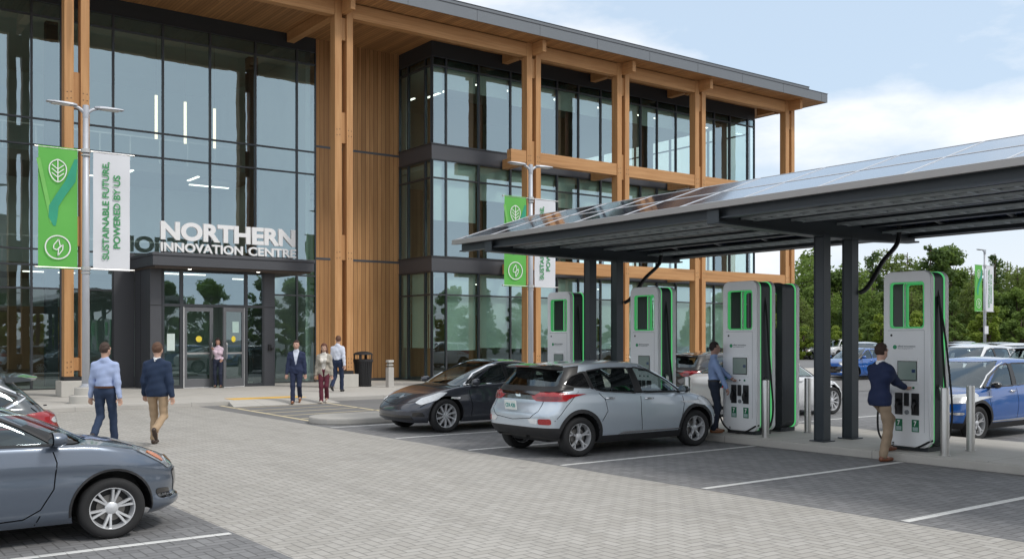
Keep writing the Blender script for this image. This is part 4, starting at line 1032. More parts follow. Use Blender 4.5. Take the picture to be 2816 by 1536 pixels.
SEDAN = dict(xf=2.28, xr=-2.36, W=1.86, wb=2.88, r=.338, rr=.245, tw=.22, arch=.045, rim=(10,0,.036,.015), rimmat='rim_silver', nf=2.9, nr=3.4, Lf=.95, Lr=.80, tf=.08, tr=.09, lip=.012, crown=1.0,
  zb=[(-2.36,.38),(-2.1,.30),(-1.6,.22),(1.5,.20),(2.0,.20),(2.28,.24)],
  zs=[(-2.36,.90),(-2.0,.97),(-1.4,.95),(-.5,.92),(.7,.88),(1.4,.82),(1.9,.70),(2.28,.58)],
  wt=[(0,.90),(.12,.95),(.3,.985),(.55,1.0),(.8,.985),(1,.955)], xft=[(0,-.10),(.2,0),(.55,.0),(.8,-.05),(1,-.20)], xrt=[(0,.12),(.25,.0),(.6,.0),(.85,.04),(1,.12)],
  gxf=1.26, gxr=-1.95, gw=1.62, gLf=.62, gLr=.55, zg=[(-1.95,1.05),(-1.3,1.02),(-.5,.98),(.5,.93),(1.0,.91),(1.26,.92)],
  rxf=.22, rxr=-.98, rw=1.16, rLf=.42, rLr=.5, rcrown=.05, zr=[(-.98,1.34),(-.5,1.39),(-.1,1.395),(.22,1.36)], gtr=.12,
  windows=[[(.86,.955),(.60,1.13),(.20,1.29),(.0,1.33),(-.08,1.335),(-.10,.985)], [(-.16,.985),(-.14,1.335),(-.50,1.33),(-.92,1.24),(-1.12,1.13),(-1.20,1.04)]],
  pillar=[[(-.08,.985),(-.08,1.335),(-.16,1.335),(-.18,.985)]], black_roof=1, rg=(0, 11),
  chrome=[[(.94,.94),(.62,1.155),(.22,1.315),(-.10,1.362),(-.5,1.352),(-.95,1.255),(-1.28,1.05),(-.6,.985),(.2,.955),(.94,.935)]], chw=.016,
  seams=[[(.90,.93),(.90,.75),(.84,.5),(.86,.30)], [(-.16,.97),(-.16,.65),(-.12,.30)], [(-1.15,1.0),(-.98,.75),(-1.05,.55)], [(1.75,.66),(1.98,.52)]],
  seams_front=[[(-.86,.70),(-.5,.60),(0,.565),(.5,.60),(.86,.70)]],
  handles=[(.10,.86),(-.80,.90)], mirror=(.80,.95,1.0),
  patches=[('headlamp', [(1.98,.56),(1.62,.66),(1.38,.80),(1.55,.80),(1.95,.69),(2.10,.60)], (-.42,-1,0), 'lamp_clear', .012),
           ('grille', [(-.66,.27),(-.62,.36),(.62,.36),(.66,.27)], (-1,0,0), 'gloss_black', .008), ('fog_lamp_slot', [(-.80,.33),(-.78,.42),(-.66,.42),(-.64,.33)], (-1,0,0), 'gloss_black', .008),
           ('emblem', [(-.03,.70),(-.05,.735),(.05,.735),(.03,.70),(.0,.66)], (-1,0,0), 'chrome', .010),
           ('side_marker', [(1.16,.66),(1.12,.70),(1.34,.71),(1.36,.68)], (0,-1,0), 'chrome', .010),
           ('tail_lamp', [(-.90,.72),(-.92,.86),(-.55,.84),(-.50,.76)], (1,0,0), 'red_lamp', .012), ('tail_lamp', [(-2.25,.74),(-2.25,.86),(-2.05,.86),(-2.0,.84),(-2.05,.77)], (0,-1,0), 'red_lamp', .012)])
COMPACT = dict(xf=2.08, xr=-2.20, W=1.73, wb=2.58, r=.303, rr=.212, tw=.19, arch=.065, rim=(6,1,.026,.02), rimmat='rim_silver', nf=2.9, nr=3.4, Lf=.85, Lr=.70, tf=.08, tr=.07, lip=.02, crown=1.1,
  zb=[(-2.2,.36),(-1.9,.28),(-1.4,.20),(1.2,.19),(1.8,.20),(2.16,.24)],
  zs=[(-2.2,.92),(-1.8,1.0),(-1.2,.99),(-.3,.96),(.7,.935),(1.2,.91),(1.65,.82),(1.95,.72),(2.08,.64)],
  wt=[(0,.90),(.08,.95),(.25,.985),(.50,1.0),(.68,.985),(.74,.995),(.86,.975),(1,.945)], xft=[(0,-.10),(.12,.0),(.2,.0),(.35,-.05),(.6,-.035),(.85,-.05),(1,-.14)], xrt=[(0,.12),(.25,.0),(.6,.0),(.85,.04),(1,.12)],
  gxf=1.18, gxr=-1.62, gw=1.52, gLf=.52, gLr=.40, zg=[(-1.62,1.02),(-1.0,1.02),(-.3,.985),(.5,.95),(.9,.94),(1.18,.965)],
  rxf=.28, rxr=-.95, rw=1.14, rLf=.35, rLr=.4, rcrown=.045, zr=[(-.95,1.37),(-.4,1.41),(0,1.41),(.28,1.38)], gtr=.08,
  windows=[[(.80,.965),(.52,1.15),(.20,1.31),(.0,1.36),(-.06,1.365),(-.10,.985)], [(-.16,.985),(-.14,1.365),(-.45,1.355),(-.80,1.26),(-1.05,1.12),(-1.10,1.03)]],
  pillar=[[(.80,.96),(1.04,.955),(.58,1.165),(.52,1.15)]], rg=(1, 10),
  seams=[[(.76,.95),(.80,.80),(.77,.55),(.66,.36),(.52,.28)], [(-.16,.97),(-.16,.65),(-.12,.27)], [(-1.05,1.0),(-.92,.75),(-1.0,.52)], [(.52,.28),(.2,.265),(-.6,.265)], [(.66,.30),(.62,.21)]],
  handles=[(.08,.86),(-.72,.88)], mirror=(.78,.89,1.035),
  patches=[('headlamp', [(2.02,.66),(1.90,.64),(1.82,.70),(1.52,.87),(1.66,.885),(1.92,.81),(2.03,.74)], (-.30,-1,0), 'lamp_smoke', .010),
           ('indicator_lamp', [(1.84,.71),(1.78,.745),(1.64,.83),(1.70,.83),(1.82,.765)], (-.30,-1,0), 'amber', .018),
           ('headlamp_lens', [(2.0,.68),(1.92,.665),(1.88,.71),(1.90,.77),(2.0,.75)], (-.30,-1,0), 'lamp_core', .016),
           ('grille', [(-.50,.34),(-.58,.62),(.58,.62),(.50,.34)], (-1,0,0), 'gloss_black', .006), ('fog_lamp_slot', [(-.72,.34),(-.74,.46),(-.62,.44),(-.60,.36)], (-1,0,0), 'gloss_black', .006),
           ('emblem', [(-.08,.63),(-.06,.67),(.06,.67),(.08,.63)], (-1,0,0), 'chrome', .012),
           ('lower_chrome', [(1.90,.335),(1.86,.36),(2.04,.40),(2.06,.375)], (-.30,-1,0), 'chrome', .010),
           ('tail_lamp', [(-.84,.78),(-.86,.94),(-.5,.92),(-.45,.80)], (1,0,0), 'red_lamp', .012), ('tail_lamp', [(-2.1,.80),(-2.1,.94),(-1.85,.96),(-1.78,.92),(-1.9,.82)], (0,-1,0), 'red_lamp', .012)])
SUV = dict(xf=2.30, xr=-2.28, W=1.88, wb=2.70, r=.35, rr=.235, tw=.23, arch=.06, rim=(5,1,.034,.02), rimmat='rim_silver', nf=3.4, nr=4.0, Lf=.75, Lr=.60, tf=.06, tr=.07, lip=.05, liptrim=1,
  zb=[(-2.28,.44),(-2.0,.36),(-1.5,.26),(1.3,.26),(1.9,.28),(2.3,.34)],
  zs=[(-2.28,1.06),(-1.9,1.12),(-1.2,1.12),(0,1.08),(.9,1.05),(1.5,1.0),(2.0,.93),(2.3,.82)],
  wt=[(0,.92),(.15,.96),(.35,.99),(.6,1.0),(.8,.985),(1,.955)], xft=[(0,-.12),(.2,0),(.7,.0),(.9,-.04),(1,-.12)], xrt=[(0,.12),(.2,.0),(.5,-.0),(.7,.04),(.85,.08),(1,.10)],
  gxf=1.30, gxr=-2.08, gw=1.70, gLf=.45, gLr=.35, zg=[(-2.08,1.15),(-1.3,1.17),(-.5,1.13),(.4,1.09),(1.0,1.08),(1.3,1.10)],
  rxf=.48, rxr=-1.72, rw=1.32, rLf=.35, rLr=.35, rcrown=.05, zr=[(-1.72,1.56),(-1.0,1.62),(-.2,1.635),(.48,1.58)], gtr=.05,
  windows=[[(.92,1.11),(.66,1.30),(.36,1.48),(.10,1.55),(-.02,1.555),(-.02,1.13)], [(-.10,1.135),(-.12,1.555),(-.70,1.55),(-1.0,1.53),(-.98,1.17)], [(-1.06,1.18),(-1.08,1.525),(-1.45,1.47),(-1.74,1.33),(-1.55,1.22)]],
  pillar=[[(-.02,1.13),(-.02,1.555),(-.12,1.555),(-.10,1.13)]],
  chrome=[[(.98,1.10),(.66,1.325),(.36,1.505),(.05,1.585),(-.8,1.58),(-1.2,1.55),(-1.52,1.49),(-1.82,1.33),(-1.58,1.195),(-.9,1.145)]], chw=.022,
  clad=[(-2.6,.55),(-1.8,.50),(-1.0,.38),(1.0,.38),(1.8,.42),(2.6,.46)],
  spoiler=dict(x0=-1.62, x1=-2.02, z=1.605), rg=(2, 9),
  seams=[[(.92,1.07),(.92,.85),(.88,.6),(.90,.40)], [(-.08,1.12),(-.08,.8),(-.04,.40)], [(-1.05,1.15),(-.90,.9),(-.98,.62)], [(-1.86,1.20),(-2.05,1.02),(-2.10,.8)]],
  handles=[(.12,1.0),(-.80,1.03)], mirror=(.86,.97,1.16), plate=[(-2.30,.80,-4,-1)], wiper=(-2.16,1.17,-2.10,1.20),
  patches=[('tail_lamp', [(-.94,.94),(-.94,1.10),(-.70,1.14),(-.42,1.10),(-.36,1.02),(-.6,.95)], (1,0,0), 'red_lamp', .014), ('tail_lamp', [(-2.26,.92),(-2.28,1.10),(-2.05,1.14),(-1.80,1.12),(-1.68,1.07),(-1.86,.98),(-2.10,.90)], (0,-1,0), 'red_lamp', .014),
           ('reversing_lamp', [(-2.20,.99),(-2.21,1.06),(-2.10,1.07),(-2.06,1.02),(-2.12,.985)], (0,-1,0), 'lamp_clear', .022),
           ('headlamp', [(-.88,.84),(-.90,.98),(-.5,.94),(-.45,.84)], (-1,0,0), 'lamp_clear', .012), ('headlamp', [(1.6,.92),(1.62,1.0),(2.0,.96),(2.18,.88),(2.1,.84)], (0,-1,0), 'lamp_clear', .012),
           ('grille', [(-.50,.62),(-.55,.92),(.55,.92),(.50,.62)], (-1,0,0), 'gloss_black', .008), ('emblem', [(-.10,.76),(-.07,.81),(.07,.81),(.10,.76)], (-1,0,0), 'chrome', .014), ('bumper_grille', [(-.7,.42),(-.6,.54),(.6,.54),(.7,.42)], (-1,0,0), 'trim', .006)])
PICK = dict(SUV, xf=2.75, xr=-2.75, wb=3.5, W=1.95, gxr=-.75, rxr=-.55, gLr=.2, rLr=.2,
  zb=[(-2.75,.5),(-2.3,.42),(2.2,.36),(2.75,.42)], zs=[(-2.75,1.15),(-1.0,1.15),(1.0,1.14),(2.2,1.10),(2.75,1.0)], zg=[(-.75,1.18),(.5,1.16),(1.75,1.17)], gxf=1.75, rxf=1.05,
  zr=[(-.55,1.78),(.3,1.80),(1.05,1.74)], windows=[[(1.45,1.20),(1.2,1.42),(.98,1.62),(.72,1.70),(.60,1.70),(.60,1.20)],[(.50,1.20),(.50,1.70),(-.35,1.70),(-.45,1.20)]], pillar=[], chrome=[], clad=[(-3,.5),(3,.46)], seams=[[(1.4,1.15),(1.4,.5)],[(.55,1.15),(.55,.5)],[(-.5,1.15),(-.5,.5)]],
  handles=[(.70,1.06),(-.30,1.06)], mirror=(1.38,1.02,1.28), plate=[], r=.39, rr=.24,
  patches=[('headlamp', [(-.92,.86),(-.92,1.02),(-.6,1.0),(-.58,.88)], (-1,0,0), 'lamp_clear', .012), ('grille', [(-.55,.70),(-.55,1.02),(.55,1.02),(.55,.70)], (-1,0,0), 'gloss_black', .01), ('bumper_bar', [(-.9,.52),(-.9,.66),(.9,.66),(.9,.52)], (-1,0,0), 'chrome', .012), ('tail_lamp', [(-.95,.86),(-.95,1.1),(-.8,1.1),(-.8,.86)], (1,0,0), 'red_lamp', .012)])
PICK.pop('spoiler'); PICK.pop('wiper')
def set_color(root, src, dst):
    for o in [root]+children(root)+[g for c in children(root) for g in children(c)]:
        if o.type == 'MESH':
            for i, sl in enumerate(o.material_slots):
                if sl.material == src: sl.link = 'OBJECT'; sl.material = dst
def put(o, x, y, heading, z=0): o.location = (x, y, z); o.rotation_euler = (0, 0, R(heading)); return o
# ================================================================== people (implicit surfaces turned into meshes)
def nets(fn, lo, hi, h):
    """surface nets: fn(x, y, z arrays) < 0 inside"""
    ax = [np.arange(lo[i], hi[i]+h, h, dtype=np.float32) for i in range(3)]
    X, Y, Z = np.meshgrid(*ax, indexing='ij'); g = fn(X, Y, Z).astype(np.float32); s = g < 0
    nx, ny, nz = g.shape
    acc = np.zeros((nx-1, ny-1, nz-1, 3), np.float32); cnt = np.zeros((nx-1, ny-1, nz-1), np.float32)
    C = [(i, j, k) for i in (0,1) for j in (0,1) for k in (0,1)]
    def sub(a, c): return a[c[0]:nx-1+c[0], c[1]:ny-1+c[1], c[2]:nz-1+c[2]]
    for a in C:
        for d in range(3):
            if a[d]: continue
            b = list(a); b[d] = 1; ga, gb = sub(g, a), sub(g, b); m = (ga < 0) != (gb < 0)
            t = np.where(m, ga/np.where(ga-gb == 0, 1, ga-gb), 0)
            for q in range(3): acc[..., q] += np.where(m, a[q] + (t if q == d else 0), 0)
            cnt += m
    act = cnt > 0; idx = -np.ones(act.shape, np.int64); ii = np.argwhere(act); idx[act] = np.arange(len(ii))
    V = (ii + acc[act]/cnt[act][:, None])*h + np.array(lo, np.float32)
    F = []
    for d in range(3):
        e = [1,2] if d == 0 else ([2,0] if d == 1 else [0,1])
        sl0 = [slice(1, None)]*3; sl1 = [slice(1, None)]*3; sl0[d] = slice(0, -1); sl1[d] = slice(1, None)
        for q in e: sl0[q] = slice(1, -1); sl1[q] = slice(1, -1)
        A, Bq = s[tuple(sl0)], s[tuple(sl1)]; m = np.argwhere(A != Bq)
        if not len(m): continue
        pos = m.copy()
        for q in e: pos[:, q] += 1
        flip = A[tuple(m.T)]
        def cell(o1, o2):
            p = pos.copy(); p[:, e[0]] -= o1; p[:, e[1]] -= o2; return idx[tuple(p.T)]
        q4 = np.stack([cell(0,0), cell(1,0), cell(1,1), cell(0,1)], 1); q4 = np.where(flip[:, None], q4, q4[:, ::-1]); F.append(q4)
    return V, np.concatenate(F)
def cap(a, b, ra, rb, sq=1.0):
    """tapered capsule; sq < 1 flattens it front to back"""
    a = np.array(a, float); b = np.array(b, float); d = b-a; dd = (d/np.array([sq,1,1])); L2 = float(dd@dd)+1e-9
    def f(X, Y, Z):
        px, py, pz = (X-a[0])/sq, Y-a[1], Z-a[2]; t = np.clip((px*dd[0]+py*dd[1]+pz*dd[2])/L2, 0, 1)
        return (np.sqrt((px-dd[0]*t)**2+(py-dd[1]*t)**2+(pz-dd[2]*t)**2)-(ra+(rb-ra)*t))*(sq if sq < 1 else 1)
    return f
def ell(c, r):
    m = min(r)
    def f(X, Y, Z): return (np.sqrt(((X-c[0])/r[0])**2+((Y-c[1])/r[1])**2+((Z-c[2])/r[2])**2)-1)*m
    return f
def uni(fs, k=.03):
    def f(X, Y, Z):
        d = None
        for q in fs:
            v = q(X, Y, Z)
            if d is None: d = v; continue
            hh = np.clip(.5+.5*(d-v)/k, 0, 1); d = d*(1-hh)+v*hh-k*hh*(1-hh)
        return d
    return f
def ik(a, b, l1, l2, bend):
    a, b, bend = Vector(a), Vector(b), Vector(bend); d = b-a; L = min(d.length, (l1+l2)*.999); n = d.normalized()
    x = (l1*l1-l2*l2+L*L)/(2*L); hgt = math.sqrt(max(0, l1*l1-x*x)); p = (bend-n*bend.dot(n)).normalized()
    return a+n*x+p*hgt, a+n*L
def to_mesh(name, V, F, mat):
    me = bpy.data.meshes.new(name); me.from_pydata(V.tolist(), [], F.tolist()); me.materials.append(mat)
    me.polygons.foreach_set('use_smooth', [True]*len(F)); me.update(); return me
def hand_fns(w, d, up, sgn, curl):
    """palm, four fingers and a thumb from wrist w along d; sgn = side of the thumb"""
    w, d, up = Vector(w), Vector(d).normalized(), Vector(up); side = d.cross(up).normalized()*sgn; nrm = side.cross(d).normalized()
    fs = [cap(w, w+d*.03, .024, .028), cap(w+d*.03-side*.018, w+d*.085-side*.022, .017, .015), cap(w+d*.03+side*.016, w+d*.085+side*.022, .018, .015), cap(w+d*.04, w+d*.088, .018, .016)]
    for i, L in enumerate((.064,.074,.069,.054)):
        o = w+d*(.088-.004*abs(i-1))+side*(.029-.0195*i); c1 = curl*.9; d1 = (d*math.cos(c1*.5)+nrm*math.sin(c1*.5)); d2 = (d*math.cos(c1*1.3)+nrm*math.sin(c1*1.3)); d3 = (d*math.cos(c1*2)+nrm*math.sin(c1*2))
        p1 = o+d1*L*.42; p2 = p1+d2*L*.33; p3 = p2+d3*L*.25; fs += [cap(o, p1, .0095, .0088), cap(p1, p2, .0088, .008), cap(p2, p3, .008, .0068)]
    o = w+d*.028+side*.024; t1 = o+(d*.55+side*.62+nrm*.35).normalized()*.038; t2 = t1+(d*.85+side*.22+nrm*.5).normalized()*.032; fs += [cap(o, t1, .013, .011), cap(t1, t2, .0105, .0085)]
    return fs, w+d*.09
def person(loc, head_deg, label, group=None, hgt=1.78, female=False, feet=None, hands=None, look=0, top='shirt', topcol=(.5,.6,.8), undercol=(.75,.78,.82), legcol=(.03,.04,.08), shoecol=(.06,.03,.02),
           haircol=(.05,.03,.02), skin=(.55,.34,.25), hair='short', belt=None, h=.013, belly=0, bag=False, glasses=False, lean=0, curl=.5):
    s = hgt/1.78; g = .93 if female else 1.0
    sh = .178*g; hipw = .095
    feet = feet or {'L': (.0,.10,0,0), 'R': (.0,-.10,0,0)}; hands = hands or {'L': (.03,.245,.80), 'R': (.03,-.245,.80)}
    pel = Vector((0,0,.93)); lx = lean
    S_ = {'L': Vector((lx, sh, 1.392)), 'R': Vector((lx, -sh, 1.392))}; J = {}
    for q, sg in (('L',1),('R',-1)):
        fx, fy, fz, fp = feet[q]; ank = Vector((fx-.03*math.cos(fp) , fy, fz+.09+.10*max(0,math.sin(fp))))
        kn, ank = ik(pel+Vector((0, sg*hipw, 0)), ank, .435, .42, (1,sg*.05,0)); J['hip'+q] = pel+Vector((0,sg*hipw,0)); J['kn'+q] = kn; J['an'+q] = ank
        el, wr = ik(S_[q], hands[q][:3], .29, .26, (-.9,sg*.10,-.12)); J['el'+q] = el; J['wr'+q] = wr
    def torso(i, belly_=0): return [cap((0,-.055,.95),(0,.055,.95),.112+i,.112+i,.80), cap((lx*.3,0,1.0),(lx*.6,0,1.2),.122*g**2+i+belly_,.122*g**2+i+belly_*.5,.80), cap((lx*.8,-.075*g,1.30),(lx*.8,.075*g,1.30),.125*g+i,.125*g+i,.74), cap((lx,-.11*g,1.385),(lx,.11*g,1.385),.062+i*.8,.062+i*.8,.95), cap((lx-.01,.02,1.475),(lx-.005,.15*g,1.395),.044+i*.7,.046+i*.7,.95), cap((lx-.01,-.02,1.475),(lx-.005,-.15*g,1.395),.044+i*.7,.046+i*.7,.95)] + ([ell((.085+lx,.07,1.27),(.07+i*.5,.07+i*.5,.07)), ell((.085+lx,-.07,1.27),(.07+i*.5,.07+i*.5,.07))] if female else [])
    def arm(q, i, i2, f=1.0): return [cap(S_[q], J['el'+q], .050*g+i, .040*g+i), cap(J['el'+q], Vector(J['el'+q]).lerp(J['wr'+q], f), .041*g+i, .030*g+i2)]
    def leg(q, i, i2, f=.97): return [cap(J['hip'+q], J['kn'+q], .082+i, .056+i*.9), cap(J['kn'+q], Vector(J['kn'+q]).lerp(J['an'+q], f), .054+i*.9, .038+i2)]
    hc = Vector((.02+lx, 0, 1.655)); lk = R(look); ca, sa = math.cos(lk), math.sin(lk)
    def hp(x, y, z): return (hc.x+x*ca-y*sa, hc.y+x*sa+y*ca, hc.z+z)
    headf = [ell(hp(-.008,0,.02), (.092,.078,.103)), ell(hp(.018,0,-.045), (.070,.058,.075)), cap((lx-.01,0,1.44), hp(-.02,0,-.06), .056*g, .052*g), cap(hp(.082,0,.012), hp(.100,0,-.022), .010, .014), ell(hp(.0,.078,-.01), (.020,.010,.030)), ell(hp(.0,-.078,-.01), (.020,.010,.030)),
             cap(hp(.078,-.018,-.055), hp(.078,.018,-.055), .011, .011), cap(hp(.074,-.035,.03), hp(.074,.035,.03), .016, .016)]
    fns = torso(-.012) + headf
    for q in 'LR': fns += arm(q, -.004, 0)+leg(q, -.006, 0)+[cap(J['an'+q], J['an'+q]+Vector((.11,0,-.045)), .035, .025)]
    def wob(f, amp, seed, fr=26):
        def k(X, Y, Z): return f(X, Y, Z)+amp*np.sin(fr*Z+7*np.sin(6*Y+seed)+5*X)*np.sin(13*X+9*Y+seed*2)+amp*.6*np.sin(fr*1.9*Z+14*Y+seed)
        return k
    ys = max(abs(J[k].y) for k in J)+.14; xs0 = min(min(J[k].x for k in J), 0)-.22; xs1 = max(max(J[k].x for k in J), 0)+.26
    body = uni(fns, .028); V, F = nets(body, (xs0,-ys,0), (xs1,ys,1.82), h)
    Vs, Fs = [V], [F]; off = len(V)
    for q, sg in (('L',1),('R',-1)):
        d = J['wr'+q]-J['el'+q]; d.normalize(); d = (d+Vector((.05,0,-.12))).normalized(); up = Vector((0,-sg,0)) if abs(d.z) > .5 else Vector((0,0,-1))
        hf, hcn = hand_fns(J['wr'+q], d, up.cross(d) if abs(d.z) > .5 else Vector((0,0,-1)), 1 if (abs(d.z) > .5) else sg, curl)
        v, f = nets(uni(hf, .008), tuple(hcn-Vector((.11,.11,.12))), tuple(hcn+Vector((.11,.11,.12))), .005); Vs.append(v); Fs.append(f+off); off += len(v)
    rnd = lambda c: '%.2f_%.2f_%.2f' % c
    skm = flat('skin_'+rnd(skin), skin, .55, 0, .06, 8)
    ob = link('person', to_mesh('person', np.concatenate(Vs)*s, np.concatenate(Fs), skm)); ob.location = loc; ob.rotation_euler = (0,0,R(head_deg))
    tag(ob, label, 'person', group)
    def piece(nm, f, lo, hi, mat, hh=None):
        v, fa = nets(f, lo, hi, hh or h); return link(nm, to_mesh(nm, v*s, fa, mat), ob)
    cl = lambda nm, c, b=.25: flat(nm+'_'+rnd(c), c, .85, 0, .10, 14, b)
    # trousers
    tf = uni(torso(.006)[:1]+leg('L', .012, .026)+leg('R', .012, .026)+[cap((0,-.06,.99),(0,.06,.99),.115,.115,.85)], .03)
    twb = wob(tf, .0035, head_deg)
    trm = cl('trousers', legcol)
    piece('trousers', lambda X,Y,Z: np.maximum(twb(X,Y,Z), Z-1.05), (xs0,-.30,.04), (xs1,.30,1.09), trm)
    # shoes
    for q in 'LR':
        fx, fy, fz, fp = feet[q]; an = J['an'+q]; pd = Vector((math.cos(fp),0,-math.sin(fp))); pu = Vector((math.sin(fp),0,math.cos(fp)))
        heel = an-pu*.055-pd*.03; toe = heel+pd*.20
        sf = uni([cap(heel, heel+pd*.09, .036, .036), cap(heel+pd*.09, toe, .040, .028), cap(heel+pu*.02, an+pu*.0, .036, .040)], .02)
        def shoe(X, Y, Z, sf=sf, heel=heel, pu=pu): return np.maximum(sf(X,Y,Z), -((X-heel.x)*pu.x+(Z-heel.z)*pu.z+.030))
        c0 = Vector((min(heel.x,toe.x)-.08, heel.y-.09, min(heel.z,toe.z)-.08)); c1 = Vector((max(heel.x,toe.x,an.x)+.08, heel.y+.09, max(heel.z,toe.z,an.z)+.10))
        piece('shoe', shoe, tuple(c0), tuple(c1), flat('shoe_'+rnd(shoecol), shoecol, .4, 0, .15, 12), .008)
    # upper clothing
    def V_open(X, Y, Z, w0, z0, z1): return np.maximum(np.maximum(-(X-lx-.01), np.abs(Y)-(.008+w0*np.clip((Z-z0)/(z1-z0),0,1.2))), np.maximum(z0-Z, Z-1.60))
    collar = cap((lx-.012,0,1.475),(lx+.002,0,1.512),.062*g,.060*g)
    if top == 'shirt':
        f = wob(uni(torso(.014, belly)+arm('L',.014,.012,.97)+arm('R',.014,.012,.97)+[collar], .03), .0045, head_deg+1)
        piece('shirt', lambda X,Y,Z: np.maximum(f(X,Y,Z), 1.015-Z), (xs0,-ys,.70), (xs1,ys,1.56), cl('shirt', topcol)) if all(J['wr'+q].z > 1.02 for q in 'LR') else \
        piece('shirt', lambda X,Y,Z: np.maximum(f(X,Y,Z), np.where(np.abs(Y) < .185, 1.015-Z, -1.0)), (xs0,-ys,.70), (xs1,ys,1.56), cl('shirt', topcol))
    else:
        ft = wob(uni(torso(.010, belly)+[collar], .03), .003, 2)
        piece('shirt', lambda X,Y,Z: np.maximum(ft(X,Y,Z), .99-Z), (xs0,-ys,.9), (xs1,ys,1.56), cl('shirt', undercol))
        hem = .84 if top == 'jacket' else .80
        f = wob(uni(torso(.030, belly)+[cap((0,-.07,hem+.06),(0,.07,hem+.06),.128,.128,.85), cap((0,-.06,.98),(0,.06,.98),.130,.130,.85)]+arm('L',.024,.020,.93)+arm('R',.024,.020,.93), .03), .004, head_deg+3)
        w0 = .075 if top == 'jacket' else .10; zo = 1.10 if top == 'jacket' else .75
        def jk(X, Y, Z):
            a = np.maximum(f(X,Y,Z), np.where(np.abs(Y) < .20, hem-Z, -1.0)); a = np.maximum(a, -V_open(X,Y,Z,w0,zo,1.46))
            return np.maximum(a, -(np.sqrt((X-lx+.002)**2+Y**2+np.where(Z > 1.48, 0, 1))-.066))
        piece('jacket' if top == 'jacket' else 'cardigan', jk, (xs0,-ys,.66), (xs1,ys,1.56), cl(top, topcol))
    if belt:
        mb = MB(); n = 28
        for k in range(n):
            a0, a1 = 2*math.pi*k/n, 2*math.pi*(k+1)/n; rx, ry = .117+belly*.5, .180
            P4 = [(rx*math.cos(a)*s, ry*math.sin(a)*s, z*s) for a, z in ((a0,1.008),(a1,1.008),(a1,1.042),(a0,1.042))]; mb._add(P4, [(0,1,2,3)])
        mb.build('belt', flat('belt_'+rnd(belt), belt, .5), ob)
    # hair
    hr = .014 if hair == 'short' else .026
    hf = [ell(hp(-.014,0,.032), (.092+hr*.7,.080+hr*.7,.098+hr))]
    if hair == 'long': hf += [cap(hp(-.05,.055,-.02), hp(-.04,.075,-.13), .045, .040), cap(hp(-.05,-.055,-.02), hp(-.04,-.075,-.13), .045, .040), cap(hp(-.07,0,0), hp(-.07,0,-.12), .05, .05)]
    hu = uni(hf, .02)
    def hairf(X, Y, Z):
        x = (X-hc.x)*ca+(Y-hc.y)*sa; z = Z-hc.z; y = -(X-hc.x)*sa+(Y-hc.y)*ca
        n = .004*np.sin(90*X+40*Y)*np.sin(80*Z+30*Y)
        face = np.minimum(x-.028+.25*np.clip(z,0,.1), .072-z) if hair == 'short' else np.minimum(x-.035, .07-z)
        low = (-.045-z) if hair == 'short' else (-.20-z)
        ear = np.minimum(np.minimum(x+.03, .01-z), np.abs(y)-.062) if hair == 'short' else -1
        return np.maximum(np.maximum(np.maximum(hu(X,Y,Z)+n, face), low), ear)
    piece('hair', hairf, tuple(hc-Vector((.17,.17,.26))), tuple(hc+Vector((.15,.15,.17))), flat('hair_'+rnd(haircol), haircol, .7, 0, .35, 60, .5), .007)
    # eyes, brows, mouth
    for sg in (1, -1):
        e = MB(); 
        for i in range(1): e.lathe([(0,.004),(.010,.002),(.012,-.004)], (0,0,0), 'x', 10)
        p = hp(.083,.031*sg,.008); o = e.build('eye', flat('eye_white', (.6,.58,.55), .3), ob, smooth=True, loc=tuple(Vector(p)*s)); o.rotation_euler = (0,0,lk)
        MB().lathe([(0,.0065),(.006,.005)], (0,0,0), 'x', 8).build('iris', flat('iris', (.03,.02,.015), .2), o)
        p = hp(.086,.031*sg,.030); o = MB().box(-.004,-.016,-.003,.006,.016,.003).build('eyebrow', flat('hair_'+rnd(haircol), haircol, .7, 0, .35, 60, .5), ob, loc=tuple(Vector(p)*s), rot=(0,0,lk))
    p = hp(.0875,0,-.056); MB().lathe([(0,.003),(.016,.0)], (0,0,0), 'x', 10).build('mouth', flat('lips', (.42,.16,.14), .5), ob, loc=tuple(Vector(p)*s), rot=(0,0,lk)).scale = (1,1.3,.35)
    if glasses:
        gl = MB()
        for sg in (1, -1): gl.tube([hp(.094+.0*k, .031*sg+.020*math.cos(2*math.pi*k/12), .008+.016*math.sin(2*math.pi*k/12)) for k in range(13)], .002, 5, caps=False); gl.tube([hp(.092,.052*sg,.012), hp(.0,.082*sg,.010)], .002, 5)
        gl.v = [tuple(Vector(p)*s) for p in gl.v]; gl.build('glasses', M['black'], ob)
    return ob, {k: Vector(v)*s for k, v in J.items()}
def world_to(loc, head, p):
    d = Vector(p)-Vector(loc); a = R(-head); return (d.x*math.cos(a)-d.y*math.sin(a), d.x*math.sin(a)+d.y*math.cos(a), d.z)
NAVY = (.014,.022,.060)
walk1 = {'L': (.26,.09,0,-.15), 'R': (-.28,-.09,.05,.55)}; walk2 = {'L': (-.24,.09,.07,.75), 'R': (.22,-.09,0,-.10)}
person((4.5,18.0,0), 55, 'man in a light blue shirt and navy trousers walking away behind the slate sedan', 'people walking outside the entrance', belt=(.10,.04,.02), topcol=(.38,.46,.68), legcol=(.022,.040,.085), feet=walk2,
       hands={'L': (.06,.27,.83), 'R': (-.04,-.27,.80)}, look=-22, haircol=(.06,.035,.025), h=.011, belly=.022, shoecol=(.03,.02,.02), hgt=1.80)
